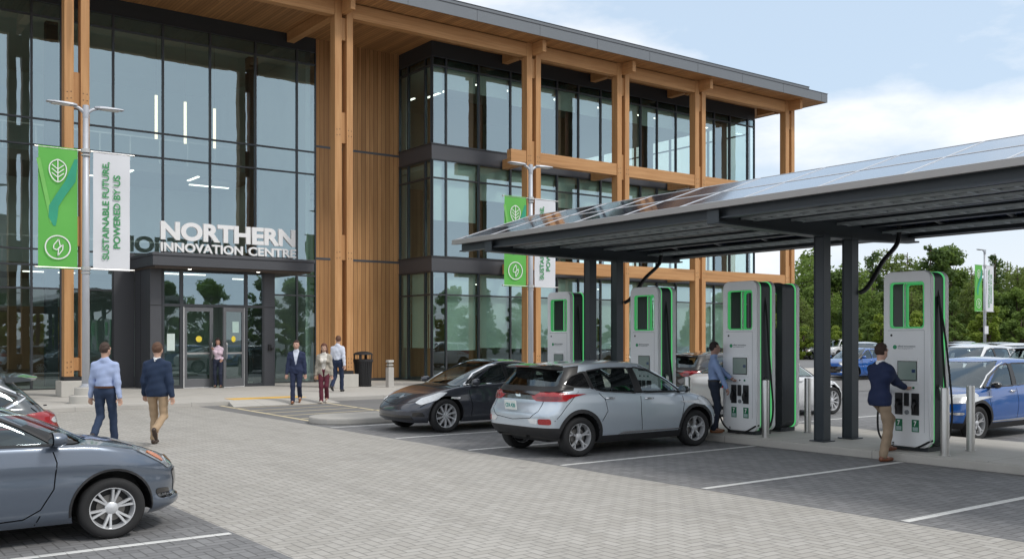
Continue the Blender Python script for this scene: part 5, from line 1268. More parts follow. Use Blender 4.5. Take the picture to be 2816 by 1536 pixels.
person((5.32,17.75,0), 53, 'man in a navy blazer and tan chinos walking away in the driveway', 'people walking outside the entrance', top='jacket', topcol=(.014,.030,.070), undercol=(.8,.8,.8), legcol=(.42,.30,.19), feet={'L': (.12,.09,0,0), 'R': (-.30,-.08,.12,.95)},
       hands={'L': (.10,.26,.87), 'R': (-.04,-.28,.80)}, haircol=(.12,.06,.035), shoecol=(.05,.03,.022), h=.011, belly=.016, hgt=1.80)
person((11.82,26.34,0), 236, 'man in a dark blue suit with an open collar walking toward the camera', 'people walking outside the entrance', top='jacket', topcol=(.020,.030,.075), undercol=(.66,.70,.80), legcol=(.016,.024,.060), feet={'L': (-.16,.07,.05,.6), 'R': (.22,-.07,0,-.1)},
       hands={'L': (.0,.25,.80), 'R': (.05,-.27,.80)}, haircol=(.035,.015,.012), shoecol=(.22,.09,.035), skin=(.56,.33,.25), look=-8, hgt=1.82)
person((12.62,26.2,0), 234, 'woman in a beige cardigan and burgundy trousers walking toward the camera', 'people walking outside the entrance', female=True, top='cardigan', topcol=(.40,.36,.30), undercol=(.72,.68,.62), legcol=(.115,.018,.035), hair='long',
       feet={'L': (-.10,.06,.03,.4), 'R': (.20,-.05,0,-.1)}, hands={'L': (.02,.235,.82), 'R': (.06,-.25,.80)}, haircol=(.13,.05,.03), shoecol=(.55,.50,.45), hgt=1.72)
person((14.7,29.5,.12), 40, 'man in a white shirt and navy trousers walking past the timber column', 'people walking outside the entrance', topcol=(.66,.70,.80), legcol=(.014,.026,.065), feet={'L': (-.26,.08,.05,.6), 'R': (.16,-.08,0,0)},
       hands={'L': (.1,.24,.84), 'R': (-.06,-.26,.82)}, look=60, haircol=(.13,.06,.035), shoecol=(.02,.02,.02), hgt=1.84)
person((12.46,34.45,.12), 236, 'dark haired woman in a pale pink blouse standing in the open doorway', female=True, topcol=(.66,.52,.60), legcol=(.018,.024,.048), hair='long', haircol=(.018,.010,.010), skin=(.42,.23,.16), hands={'L': (.14,.16,1.02), 'R': (.16,-.12,1.36)},
       shoecol=(.10,.07,.05), hgt=1.76)
hd = -40; lc = (13.66,12.42,.0)
lc = (13.90,12.44,.13)
person(lc, hd, 'man in a blue shirt and dark trousers standing at the charger ahead of the hatchback', topcol=(.24,.33,.55), legcol=(.014,.022,.042), shoecol=(.22,.09,.04), haircol=(.018,.012,.012), skin=(.38,.22,.17), glasses=True,
       hands={'L': world_to(lc, hd, (14.02,11.98,1.12)), 'R': world_to(lc, hd, (13.86,12.08,1.02))}, feet={'L': (.06,.09,0,0), 'R': (.0,-.10,0,0)}, belt=(.02,.02,.02), hgt=1.68, curl=.9)
hd = -14; lc = (13.50,8.74,0)
person(lc, hd, 'man in a navy blazer and khaki trousers tapping the keypad of the nearest charger', top='jacket', topcol=(.012,.022,.070), undercol=(.8,.8,.8), legcol=(.34,.25,.17), shoecol=(.20,.075,.04), haircol=(.045,.022,.016), skin=(.58,.35,.27),
       hands={'L': (.22,.20,.86), 'R': world_to(lc, hd, (13.94,8.60,1.12))}, feet={'L': (.27,.11,.13,.0), 'R': (.02,-.08,0,0)}, h=.011, lean=.02, hgt=1.80, curl=1.0, look=6)
# ================================================================== chargers
M['ch_white'] = flat('charger_white_shell', (.83,.84,.85), .42, 0, .05, 3, 0, .15)
M['ch_dark'] = flat('charger_dark_core', (.036,.042,.048), .5, .1, .1, 3)
M['green'] = emit('green_light_strip', (.14,.86,.27), .48)
M['green_in'] = emit('green_inner_rim', (.07,.82,.20), .30)
M['screen'] = emit('charger_screen', (.16,.22,.21), .35)
M['label_green'] = flat('label_green', (.01,.16,.07), .5); M['grey_txt'] = flat('grey_lettering', (.22,.24,.25), .5)
M['blue_plug'] = flat('blue_plug', (.03,.20,.60), .4)
def ring_plate(mb, outer, inner, x0, x1):
    """plate in the YZ plane with a hole, between x0 and x1"""
    n = len(outer); vs = []
    for x in (x0, x1):
        vs += [(x, p[0], p[1]) for p in outer]; vs += [(x, p[0], p[1]) for p in inner]
    fs = []
    for i in range(n):
        j = (i+1) % n
        fs += [(i, j, n+j, n+i), (2*n+i, 3*n+i, 3*n+j, 2*n+j), (i, 2*n+i, 2*n+j, j), (n+i, n+j, 3*n+j, 3*n+i)]
    mb._add(vs, fs)
def charger():
    e = empty('ev_charger'); Wd, Dp, Ht = .80, .52, 2.80
    z0 = .06
    outer = rrect(Wd, Ht-z0, .13, 6, 0, (Ht+z0)/2); win = rrect(Wd-.22, .72, .05, 6, 0, 2.27)
    def sc(pts, d, cx=0, cy=(Ht+z0)/2): # inset an outline by d
        w_, h_ = Wd, Ht-z0; return [(cx+(p[0]-cx)*(w_-2*d)/w_, cy+(p[1]-cy)*(h_-2*d)/h_) for p in pts]
    for sx, nm in ((-1,'front_shell'),(1,'rear_shell')):
        xa, xb = sx*Dp/2, sx*(Dp/2-.10)
        mb = MB(); ring_plate(mb, outer, win, xa, xb); sh = mb.build(nm, M['ch_white'], e, bevel=.012, auto=30)
        g = MB(); ring_plate(g, sc(outer, .005), [(p[0], p[1]) for p in rrect(Wd-.18,.76,.06,6,0,2.27)], sx*(Dp/2-.101), sx*(Dp/2-.120)); g.build('light_strip', M['green'], sh)
        gi = MB(); ring_plate(gi, rrect(Wd-.222,.718,.05,6,0,2.27), rrect(Wd-.262,.678,.045,6,0,2.27), sx*(Dp/2-.012), sx*(Dp/2-.055)); gi.build('window_rim', M['green_in'], sh)
    c = MB(); ring_plate(c, sc(outer, .016), rrect(Wd-.20,.74,.05,6,0,2.27), -(Dp/2-.129), (Dp/2-.129)); c.box(-Dp/2+.05,-Wd/2+.07,0,Dp/2-.05,Wd/2-.07,.075)
    core = c.build('core', M['ch_dark'], e, auto=30)
    xf = -Dp/2
    f = MB(); f.box(xf-.002,-Wd/2+.10,1.872,xf-.0005,Wd/2-.08,1.878).box(xf-.002,-Wd/2+.10,.30,xf-.0005,-Wd/2+.104,1.87)
    f.build('panel_joint', M['grey_txt'], e)
    MB().lathe([(0,xf-.006),(.018,xf-.006),(.018,xf)], (0,Wd/2-.14,1.80), 'x', 12).build('lock', M['black'], e)
    lg = MB().lathe([(0,xf-.004),(.034,xf-.004),(.034,xf)], (0,.20,1.615), 'x', 14).build('logo', flat('logo_green', (.02,.30,.12), .5), e)
    MB()._add([(xf-.006,.215,1.60),(xf-.006,.19,1.60),(xf-.006,.20,1.632)], [(0,1,2)]) 
    tm = fit_text(text_mesh('logo_lettering', 'allied innovation', .1, .001, M['grey_txt'], .001), .30, .030); link('logo_lettering', tm, e, (xf-.003, .15, 1.615), (R(90),0,R(-90)))
    tm = fit_text(text_mesh('logo_lettering', 'clean charging network', .1, .001, M['grey_txt'], .0), .26, .018); link('logo_lettering', tm, e, (xf-.003, .15, 1.585), (R(90),0,R(-90)))
    b = MB(); b.box(xf-.012,-.21,1.05,xf+.01,.17,1.45).build('screen_bezel', M['ch_white'], e, bevel=.008)
    b = MB().box(xf-.020,-.185,1.09,xf-.0125,.145,1.40).build('screen', M['black'], e)
    MB().box(xf-.022,-.175,1.105,xf-.0205,.135,1.39).build('display', M['screen'], b)
    MB().box(xf-.0235,-.16,1.22,xf-.0225,-.10,1.27).build('display_icon', flat('display_blue', (.03,.06,.14), .3), b)
    for y, r_, mt in ((.11,.017,'black'),(-.01,.013,'black'),(-.12,.018,'label_green')): MB().lathe([(0,xf-.014),(r_,xf-.012),(r_,xf)], (0,y,.985), 'x', 14).build('button', M[mt], e, auto=40)
    for y in (.13,-.15):
        hsn = MB().box(xf-.014,y-.065,.56,xf+.002,y+.065,.90).build('holster', M['black'], e, bevel=.008)
        MB().lathe([(.052,xf-.03),(.052,xf-.014),(.040,xf-.014),(.036,xf-.03)], (0,y,.76), 'x', 18).build('socket_ring', M['ch_dark'], hsn, smooth=True)
        MB().tube([(xf-.012,y,.76),(xf-.06,y,.74),(xf-.085,y,.69),(xf-.08,y,.62)], [.030,.028,.022,.016], 10).build('plug', M['black'] if y < 0 else M['black'], hsn, smooth=True)
        lb = MB().box(xf-.004,y-.06,.30,xf-.0005,y+.06,.49).build('instruction_label', M['label_green'], e)
        MB().box(xf-.0055,y-.045,.315,xf-.0045,y+.045,.375).build('label_field', flat('label_grey', (.35,.48,.46), .5), lb)
        tm = fit_text(text_mesh('label_numeral', '7', .1, .001, M['white_letter'], .003), .045, .08); link('label_numeral', tm, lb, (xf-.0055, y+.025, .39), (R(90),0,R(-90)))
    MB().box(xf-.03,-.045,.70,xf,.03,.90).build('card_reader', M['black'], e, bevel=.005)
    MB().lathe([(0,xf-.02),(.035,xf-.018),(.035,xf)], (0,-.01,.60), 'x', 16).build('contactless_pad', M['grey_txt'], e)
    tm = fit_text(text_mesh('serial_lettering', 'EV 230V', .1, .001, M['black'], .003), .22, .032); link('serial_lettering', tm, e, (xf-.003, .245, .12), (R(90),R(90),R(-90)))
    # side recesses with hanging cables (both sides)
    for sg in (1, -1):
        yy = sg*(Wd/2-.04)
        rc = MB().box(-.07, yy, 1.95, .05, yy+sg*.006, 2.62).build('cable_slot', M['black'], e, bevel=.003)
        hl = MB().box(-.10, yy, .75, .06, yy+sg*.012, 1.15).build('side_holster', M['black'], e, bevel=.006)
        pts = [(-.01, yy+sg*.01, 2.5), (.0, yy+sg*.05, 2.2), (.03, yy+sg*.07, 1.6), (.10, yy+sg*.08, .9), (.13, yy+sg*.09, .45), (.06, yy+sg*.08, .16), (-.06, yy+sg*.05, .10), (-.20, yy+sg*.0, .14)]
        MB().tube(smooth3(pts), .017, 8).build('cable', M['rubber'], e, smooth=True)
        MB().tube([(-.02, yy+sg*.02, 1.02), (-.03, yy+sg*.07, .98), (-.02, yy+sg*.08, .90), (.01, yy+sg*.05, .80)], [.022,.03,.028,.018], 10).build('plug', M['steel'], hl, smooth=True)
    return e
def smooth3(pts, n=6):
    P_ = [Vector(p) for p in pts]; out = []
    for i in range(len(P_)-1):
        p0, p1, p2, p3 = P_[max(i-1,0)], P_[i], P_[i+1], P_[min(i+2,len(P_)-1)]
        for k in range(n):
            t = k/n; out.append(.5*((2*p1)+(-p0+p2)*t+(2*p0-5*p1+4*p2-p3)*t*t+(-p0+3*p1-3*p2+p3)*t**3))
    return out+[P_[-1]]
ch = charger(); GR = 'white and green chargers along the island'
spots = [(14.36, 8.66, 0, 'white and green charger used by the man in the navy blazer'), (14.36, 12.0, 0, 'white and green charger used by the man in the blue shirt'), (14.36, 14.5, 0, 'white and green charger behind the roof of the ice blue hatchback'),
         (14.36, 17.25, 0, 'farthest white and green charger beside the far canopy posts'), (15.26, 12.15, 180, 'charger turned with its dark back to the camera behind the blue shirted man\'s charger')]
chs = []
for i, (x, y, rz, lab) in enumerate(spots):
    o = ch if i == 0 else copy_tree(ch); put(o, x, y, rz, .13); tag(o, lab, 'charger', GR); chs.append(o)
for c_ in children(chs[4]):
    if c_.name.startswith('rear_shell'):
        for q_ in [c_]+children(c_): q_.material_slots[0].link = 'OBJECT'; q_.material_slots[0].material = M['ch_dark']
for c_ in children(chs[4]):
    if c_.name.split('.')[0] in ('cable', 'cable_slot', 'side_holster'):
        for q_ in children(c_)+[c_]: bpy.data.objects.remove(q_)
def loose_cable(par, pts, plugcol=None, tip=None):
    o = MB().tube(smooth3(pts), .016, 8).build('cable', M['rubber'], par, smooth=True)
    if tip: MB().tube(tip, [.022,.026,.034,.030], 10).build('plug', plugcol, o, smooth=True)
loose_cable(chs[0], [(-.33,.42,.80),(-.36,.44,.5),(-.34,.42,.22),(-.34,.25,.08),(-.36,.0,.03),(-.33,-.2,.06),(-.26,-.37,.16),(-.2,-.40,.18)], M['blue_plug'], [(-.33,.42,.72),(-.33,.40,.84),(-.35,.34,.92),(-.38,.27,.94)])
loose_cable(chs[1], [(-.33,.40,.88),(-.38,.44,.6),(-.36,.40,.35),(-.33,.28,.12),(-.36,.0,.03),(-.33,-.2,.06),(-.26,-.36,.16),(-.2,-.40,.18)], flat('teal_plug', (.02,.25,.28), .4), [(-.33,.40,.84),(-.32,.38,.92),(-.30,.33,1.0),(-.28,.27,1.04)])
loose_cable(chs[0], [(-.05,-.40,2.4),(.02,-.46,1.9),(.10,-.50,1.2),(.18,-.50,.6),(.15,-.46,.2),(.05,-.42,.12)])
# ================================================================== solar canopy
K = empty('solar_canopy', (14.6,10.3,.13), label='long solar canopy on paired dark steel posts over the charging island', cat='canopy')
KO = Vector((14.6,10.3,.13))
def kb(mb, name, mat, **k):
    par = k.pop('parent', K); mb.v = [(x-KO.x, y-KO.y, z-KO.z) for x, y, z in mb.v]; return mb.build(name, mat, par, **k)
YN, YF, XF, XB, XR = -2.0, 17.45, 11.40, 17.15, 13.42
zt = lambda x: 3.92+(x-XF)*.33 if x <= XR else 3.92+(XR-XF)*.33-(x-XR)*.19
for y in (4.3, 10.3, 16.3, -1.4):
    for x in (14.22, 15.02):
        m = MB(); m.box(x-.10,y-.10,.15,x+.10,y-.082,3.62); m.box(x-.10,y+.082,.15,x+.10,y+.10,3.62); m.box(x-.088,y-.083,.15,x+.088,y+.083,3.62)
        p = kb(m, 'post', M['structure'], bevel=.006)
        kb(MB().box(x-.15,y-.15,.131,x+.15,y+.15,.150).box(x-.13,y-.13,3.60,x+.13,y+.13,3.635), 'base_plate', M['structure'], parent=p)
    m = MB()
    # tapering cantilever girder: bottom line falls from the tip to the posts
    prof = [(11.50,3.66),(11.50,3.84),(13.4,3.93),(15.0,3.93),(17.0,3.86),(17.0,3.68),(15.3,3.62),(14.0,3.62)]
    m.prism(prof, y-.03, y+.03, 'y')
    for (xa,za),(xb,zb_) in zip(prof[5:]+prof[:1], prof[6:]+prof[:1]): m.prism([(xa,za-.02),(xa,za+.012),(xb,zb_+.012),(xb,zb_-.02)], y-.12, y+.12, 'y')
    m.box(11.48,y-.12,3.65,11.50,y+.12,3.85)
    kb(m, 'cantilever_beam', M['structure'])
pz = {11.60:3.765, 12.85:3.85, 14.1:3.90, 15.4:3.88, 16.85:3.80}
for x, z in pz.items():
    m = MB(); m.box(x-.012,YN,z-.06+.04,x+.012,YF-.02,z+.12).box(x-.07,YN,z-.045,x+.07,YF-.02,z-.021).box(x-.07,YN,z+.121,x+.07,YF-.02,z+.138)
    kb(m, 'purlin', M['structure'])
# cable trays between the purlins
for x, z in ((12.25,3.74),(13.5,3.81),(14.75,3.83),(16.1,3.77)):
    m = MB(); m.box(x-.16,YN,z,x-.145,YF-.3,z+.04).box(x+.145,YN,z,x+.16,YF-.3,z+.04)
    for k in range(int((YF-YN-.4)/.3)): m.box(x-.145,YN+.2+k*.3,z+.006,x+.145,YN+.225+k*.3,z+.026)
    kb(m, 'cable_tray', flat('tray_metal', (.55,.60,.62), .4, .3, .2, 6))
# panels
tpv = NT('solar_cells'); v = tpv.coord('Object'); sx_ = tpv.n('ShaderNodeSeparateXYZ', {0: v})
def cellline(o, s, w_): fr = tpv.math('FRACT', tpv.math('MULTIPLY', o, 1/s)); return tpv.math('LESS_THAN', fr, w_)
ln = tpv.math('MAXIMUM', cellline(sx_.outputs[0], .178, .03), cellline(sx_.outputs[1], .178, .03))
cc = tpv.mix(tpv.math('MULTIPLY', ln, .35), (.030,.040,.075), (.30,.32,.36)); nzp = tpv.noise(v, 3, 4)
M['solar'] = tpv.out(tpv.bsdf(color=cc, rough=tpv.math('MULTIPLY_ADD', nzp, .08, .10), metal=.0, coat=1.0, coatr=.05, spec=.9, ior=1.7))
M['alu'] = flat('aluminium_frame', (.72,.73,.75), .35, .6, .06, 5)
M['gutter'] = flat('canopy_edge_metal', (.36,.345,.335), .45, .5, .1, 2)
PW = 1.30
def panel_at(y0, xa, xb):
    za, zb_ = zt(xa), zt(xb); L = math.hypot(xb-xa, zb_-za); a = math.atan2(zb_-za, xb-xa)
    o = MB().box(.02,.02,-.004,L-.02,PW-.02,.004).build('solar_panel', M['solar'], K, loc=Vector((xa,y0,za+.03))-KO, rot=(0,-a,0))
    fr = MB().box(0,0,-.03,L,.02,.010).box(0,PW-.022,-.03,L,PW-.002,.010).box(0,.02,-.03,.02,PW-.022,.010).box(L-.02,.02,-.03,L,PW-.022,.010)
    fr.build('panel_frame', M['alu'], o)
    return o
y = YF-PW
while y > YN-.2:
    panel_at(y, XF+.02, (XF+XR)/2-.004); panel_at(y, (XF+XR)/2+.004, XR-.004); panel_at(y, XR+.004, 15.25); panel_at(y, 15.256, XB-.02); y -= PW
kb(MB().box(XF-.03,YN,3.862,XF-.008,YF+.012,3.955).box(XF-.008,YN,3.862,XF+.05,YF+.012,3.870), 'edge_trim', M['gutter'])
kb(MB().box(XB-.015,YN,zt(XB)-.12,XB+.005,YF+.012,zt(XB)+.02), 'edge_trim', M['gutter'])
kb(MB().prism([(XF-.03,3.862),(XF-.03,3.955),(XR,zt(XR)+.035),(XB+.005,zt(XB)+.02),(XB+.005,zt(XB)-.10),(XR,zt(XR)-.09)], YF+.013, YF+.035, 'y'), 'edge_trim', M['gutter'])
for y in (10.3, 16.3):
    kb(MB().tube(smooth3([(16.2,y-.2,3.95),(16.15,y-.2,3.6),(15.7,y-.2,3.25),(15.42,y-.2,2.95),(15.25,y-.16,2.75),(15.13,y-.12,2.68)]), .042, 8), 'conduit', M['black'], smooth=True)
# ================================================================== lamps and banners
def street_lamp(x, y, z, base, lab, hgt=8.1, two=True):
    e = empty('street_lamp', (x, y, z), label=lab, cat='street lamp', group='grey lamp posts carrying banners')
    MB().tube([(0,0,.0),(0,0,4),(0,0,hgt)], [.105,.095,.075], 16).build('pole', M['pole'], e, smooth=True)
    MB().lathe([(.105,0),(.16,.0),(.16,.03),(.11,.05),(.105,.10)], (0,0,base), 'z', 20).build('base_flange', M['pole'], e, smooth=False)
    if base: MB().lathe([(0,.0),(.42,.0),(.42,.2),(.40,.22),(.29,.23),(.29,.42),(.27,.44),(0,.44)], (0,0,0), 'z', 28).build('footing', M['plinth'], e, auto=40)
    for sg in ((-1,1) if two else (-1,)):
        h = MB(); h.tube([(0,0,hgt-.28),(sg*.08,0,hgt-.16),(sg*.18,0,hgt-.09),(sg*.30,0,hgt-.06)], [.05,.05,.045,.035], 10)
        a = h.build('arm', M['pole'], e, smooth=True)
        n_ = 8; vs = []; fs = []
        for k, (dx, ww, hh) in enumerate(((.22,.05,.05),(.34,.13,.065),(.55,.17,.06),(.80,.16,.045),(.96,.12,.03),(1.0,.06,.02))):
            for yy, zz in ((-ww,-hh*.5),(ww,-hh*.5),(ww*.8,hh*.5),(-ww*.8,hh*.5)): vs.append((sg*dx, yy, hgt-.03+zz+dx*.02))
        for k in range(5):
            for j in range(4): fs.append((k*4+j, k*4+(j+1)%4, k*4+4+(j+1)%4, k*4+4+j))
        fs += [(0,1,2,3), (20,21,22,23)]; q = MB(); q._add(vs, fs); q.build('lamp_head', M['pole'], e, bevel=.01)
        MB().box(sg*.42,-.11,hgt-.064,sg*.86,.11,hgt-.050).build('lens', flat('lamp_lens', (.75,.76,.74), .3), e)
    MB().lathe([(.0,hgt),(.08,hgt),(.085,hgt-.05),(.085,hgt-.3),(.078,hgt-.35)], (0,0,0), 'z', 14).build('pole_cap', M['pole'], e, auto=40)
    for zz in (6.98-z, 3.78-z):
        cl = MB().lathe([(.10,-.05),(.125,-.05),(.125,.05),(.10,.05)], (0,0,zz), 'z', 14).lathe([(.10,-.14),(.118,-.14),(.118,-.10),(.10,-.10)], (0,0,zz), 'z', 14); b = cl.build('bracket', M['steel'], e)
        for sg in (-1, 1): MB().tube([(sg*.1,0,zz),(sg*1.25,0,zz)], .018, 8).lathe([(0,sg*1.25),(.028,sg*1.25),(.028,sg*1.28),(0,sg*1.28)], (0,0,zz), 'x', 10).build('banner_arm', M['steel'], b)
    return e
M['ban_white'] = flat('banner_white_cloth', (.72,.73,.76), .8, 0, .04, 2); M['ban_txt'] = flat('banner_green_text', (.05,.30,.10), .7); M['ban_mark'] = flat('banner_white_mark', (.82,.84,.80), .7)
tb = NT('banner_green_cloth'); v = tb.coord('Object'); nzb = tb.noise(v, .8, 3)
M['ban_green'] = tb.out(tb.bsdf(color=tb.mix(nzb, (.085,.40,.06), (.16,.50,.10)), rough=.75)); M['ban_teal'] = flat('banner_teal_mark', (.035,.33,.20), .75, 0, .25, 2); M['ban_lime'] = flat('banner_lime_mark', (.19,.52,.12), .75)
def cloth(w_, h_, mat, name):
    mb = MB(); nx, nz = 8, 22; vs = []
    for k in range(nz+1):
        for i in range(nx+1): x = w_*i/nx; z = h_*k/nz; vs.append((x, .010*math.sin(3.2*z+2.3*x)+.006*math.sin(7*x+1.7*z), z))
    fs = [(k*(nx+1)+i, k*(nx+1)+i+1, (k+1)*(nx+1)+i+1, (k+1)*(nx+1)+i) for k in range(nz) for i in range(nx)]; mb._add(vs, fs)
    return mb
def flatpoly(pts, y=-.02): m = MB(); m._add([(a, y, b) for a, b in pts], [tuple(range(len(pts)))]); return m
def band(mb, pts, w_, y):
    P_ = [Vector(p) for p in pts]
    for i in range(len(P_)-1):
        t = (P_[i+1]-P_[i]).normalized(); n = Vector((-t.y, t.x))*w_/2; a, b, c, d = P_[i]-n, P_[i+1]-n, P_[i+1]+n, P_[i]+n; mb._add([(p.x, y, p.y) for p in (a,b,c,d)], [(0,1,2,3)])
def arc(cx, cz, rx, rz, a0, a1, n=14): return [(cx+rx*math.cos(R(a0+(a1-a0)*k/n)), cz+rz*math.sin(R(a0+(a1-a0)*k/n))) for k in range(n+1)]
def green_banner(x, y, lab):
    W_, H_ = .98, 3.22; e = empty('green_banner', (x, y, 3.77), label=lab, cat='banner', group='green banners with leaf and flame marks')
    c = cloth(W_, H_, M['ban_green'], 'cloth'); c.build('cloth', M['ban_green'], e, smooth=True)
    MB().tube([(0,0,0),(W_,0,0)], .02, 8).build('hem_rod', M['ban_green'], e); MB().tube([(0,0,H_),(W_,0,H_)], .02, 8).build('hem_rod', M['ban_green'], e)
    s_ = MB(); xs = [(.98,2.95),(.80,2.35),(.55,1.95),(.38,1.65),(.36,1.35),(.40,1.12)]; ws = [.10,.13,.12,.12,.11,.03]
    for i in range(len(xs)-1): s_._add([(xs[i][0]-ws[i] if i else xs[i][0]-.08,-.024,xs[i][1]),(xs[i][0]+(ws[i] if i else -.0),-.024,xs[i][1]),(xs[i+1][0]+ws[i+1],-.024,xs[i+1][1]),(xs[i+1][0]-ws[i+1],-.024,xs[i+1][1])], [(0,1,2,3)])
    s_.build('swoosh', M['ban_teal'], e)
    l = MB(); band(l, [(.0,2.9),(.12,2.3),(.24,1.7),(.34,1.2)], .10, -.022); l.build('swoosh', M['ban_lime'], e)
    # leaf
    q = MB(); cx, cz = .48, 2.62; L = [(cx+.20*math.sin(t)*(1 if True else 0), cz+.30*math.cos(t)) for t in [R(10*k) for k in range(37)]]
    L = [(cx+(.215*math.sin(t))*(1-.15*abs(math.cos(t))**3)*(1-.55*max(0,math.cos(t))**6), cz+.30*math.cos(t)-.02*math.cos(2*t)) for t in [R(10*k) for k in range(37)]]
    band(q, L, .028, -.030); band(q, [(cx,cz-.33),(cx,cz+.27)], .026, -.0305)
    for dz in (-.14,-.03,.08): 
        for sg in (-1,1): band(q, [(cx,cz+dz-.06),(cx+sg*.15,cz+dz+.06)], .024, -.0302)
    q.build('leaf_mark', M['ban_mark'], e)
    q = MB(); cz = .55; band(q, arc(cx,cz,.31,.31,0,360,32), .034, -.030); q.build('circle_mark', M['ban_mark'], e)
    q = MB(); band(q, [(cx+.02,cz+.22),(cx-.10,cz+.06),(cx-.11,cz-.03),(cx-.02,cz-.07),(cx+.06,cz+.03),(cx+.02,cz+.22)], .026, -.0305); band(q, [(cx+.13,cz+.08),(cx+.02,cz-.03),(cx+.0,cz-.23),(cx+.12,cz-.06),(cx+.13,cz+.08)], .026, -.0308); q.build('flame_mark', M['ban_mark'], e)
    return e
def white_banner(x, y, lab, ws=.97):
    W_, H_ = ws, 3.22; e = empty('white_banner', (x, y, 3.77), label=lab, cat='banner', group='white banners with green lettering')
    cloth(W_, H_, M['ban_white'], 'cloth').build('cloth', M['ban_white'], e, smooth=True)
    MB().tube([(0,0,0),(W_,0,0)], .02, 8).build('hem_rod', M['ban_white'], e); MB().tube([(0,0,H_),(W_,0,H_)], .02, 8).build('hem_rod', M['ban_white'], e)
    for txt, x0, L_ in (('SUSTAINABLE FUTURE,', .44, 2.68), ('POWERED BY US', .71, 2.02)):
        tm = fit_text(text_mesh('banner_lettering', txt, .2, .0015, M['ban_txt'], .004), L_, .185 if ',' not in txt else .205)
        link('banner_lettering', tm, e, (x0, -.028, .28 if ',' in txt else .60), (R(90), R(-90), 0))
    return e
for (x, y, z, base, lab, b1, b2) in ((6.6,28.4,.12,.44,'tall grey lamp post in front of the entrance','near the entrance','near the entrance'), (21.9,28.4,.12,.44,'tall grey lamp post in front of the timber column beside the canopy','behind the low tip of the solar canopy','behind the low tip of the solar canopy')):
    street_lamp(x, y, z, base, lab)
    green_banner(x-1.19, y, 'bright green leaf banner '+b1); white_banner(x+.19, y, 'white banner with green lettering '+b2)
lx_, ly_ = 67.7, 35.6
street_lamp(lx_, ly_, 0, 0, 'distant grey lamp post among the parked cars before the trees', two=False)
MB().box(-.25,-.13,2.2,.25,-.115,2.75).build('parking_sign', M['ban_white'], bpy.data.objects['street_lamp.002'])
for o in (green_banner(lx_-1.35, ly_, 'small distant green banner in front of the trees'), white_banner(lx_+.22, ly_, 'small distant white banner in front of the trees')): pass
# ================================================================== small furniture
e = empty('litter_bin', (17.12,32.3,.12), label='black slatted litter bin with a domed lid beside the timber column', cat='bin')
b = MB().lathe([(0,.02),(.27,.02),(.31,.95),(0,.95)], (0,0,0), 'z', 24)
b.build('liner', M['black'], e)
sl = MB()
for k in range(26):
    a = 2*math.pi*k/26; ca, sa = math.cos(a), math.sin(a); sl.beam((.285*ca,.285*sa,.0), (.335*ca,.335*sa,.95), .045, .012, up=(ca,sa,0))
sl.build('slats', M['trim'], e)
MB().lathe([(.28,.02),(.31,.02),(.31,.07),(.28,.07)], (0,0,0), 'z', 24).build('hoop', M['black'], e)
MB().lathe([(.33,.90),(.365,.90),(.365,.97),(.33,.97)], (0,0,0), 'z', 24).build('hoop', M['black'], e)
MB().lathe([(.36,.97),(.36,1.0),(.33,1.0)], (0,0,0), 'z', 24).lathe([(.36,1.16),(.37,1.17),(.30,1.24),(.15,1.28),(0,1.29)], (0,0,0), 'z', 24).build('lid', M['trim'], e, auto=40)
for k in range(4):
    a = R(45+90*k); MB().beam((.33*math.cos(a),.33*math.sin(a),1.0),(.33*math.cos(a),.33*math.sin(a),1.17), .10,.02, up=(math.cos(a),math.sin(a),0)).build('lid_post', M['trim'], e)
e = empty('bollard_light', (17.62,31.2,.12), label='square pale bollard light with a louvred head near the glass corner', cat='bollard')
MB().box(-.11,-.11,0,.11,.11,.72).build('post', flat('bollard_stone', (.46,.44,.41), .6, 0, .08, 3), e, bevel=.008)
MB().box(-.105,-.105,.9,.105,.105,.98).box(-.10,-.10,.79,.10,.10,.82).build('head', flat('bollard_head', (.58,.56,.52), .5), e, bevel=.004)
MB().box(-.075,-.075,.72,.075,.075,.90).build('light_core', flat('bollard_core', (.20,.18,.15), .4), e)
for i, (x, y, lab) in enumerate(((13.93,7.93,'brushed steel bollard in front of the nearest charger'),(14.88,8.05,'brushed steel bollard standing behind and right of the nearest charger'),(13.97,11.30,'brushed steel bollard right of the charger used by the blue shirted man'),(15.33,11.42,'brushed steel bollard just left of the tall canopy posts'),(13.95,13.15,'brushed steel bollard behind the bonnet of the ice blue hatchback'))):
    e = empty('bollard', (x, y, .13), label=lab, cat='bollard', group='brushed steel bollards on the island')
    MB().lathe([(0,0),(.062,0),(.062,1.0),(.058,1.012),(0,1.016)], (0,0,0), 'z', 24).build('tube', M['steel'], e, auto=40)
    MB().lathe([(.062,0),(.078,0),(.078,.012),(.062,.014)], (0,0,0), 'z', 20).build('base_ring', M['steel'], e)
# ================================================================== cars in the scene
CG = 'cars parked around the charging island'
c1 = put(build_car(HATCH, 'hatchback', P['silverblue'], 'ice blue electric hatchback seen from behind in the stall before the charger', 'car', CG), 11.50, 12.74, 0); c1.scale = (1, 1, .945)
c2 = put(build_car(SEDAN, 'sedan', P['charcoal'], 'midnight grey sedan facing the driveway beside the kerb nose', 'car', CG), 12.08, 17.42, 180)
c3 = put(build_car(COMPACT, 'sedan', P['slate'], 'slate blue sedan cut off by the left edge, nose over the pavers', 'car', CG), 1.19, 10.46, 0); c3.scale = (1, 1, .94)
c4 = put(build_car(SUV, 'crossover', P['grey'], 'steel grey crossover with red tail lamp behind the slate blue sedan', 'car', CG), .43, 13.2, 180); c4.scale = (1, 1, .90)
def recol(src_root, src, dst, lab, x, y, hd, grp, mir=False):
    o = copy_tree(src_root); set_color(o, src, dst); put(o, x, y, hd); o.scale = (1,1,.95 if src_root == c1 else 1); tag(o, lab, 'car', grp); return o
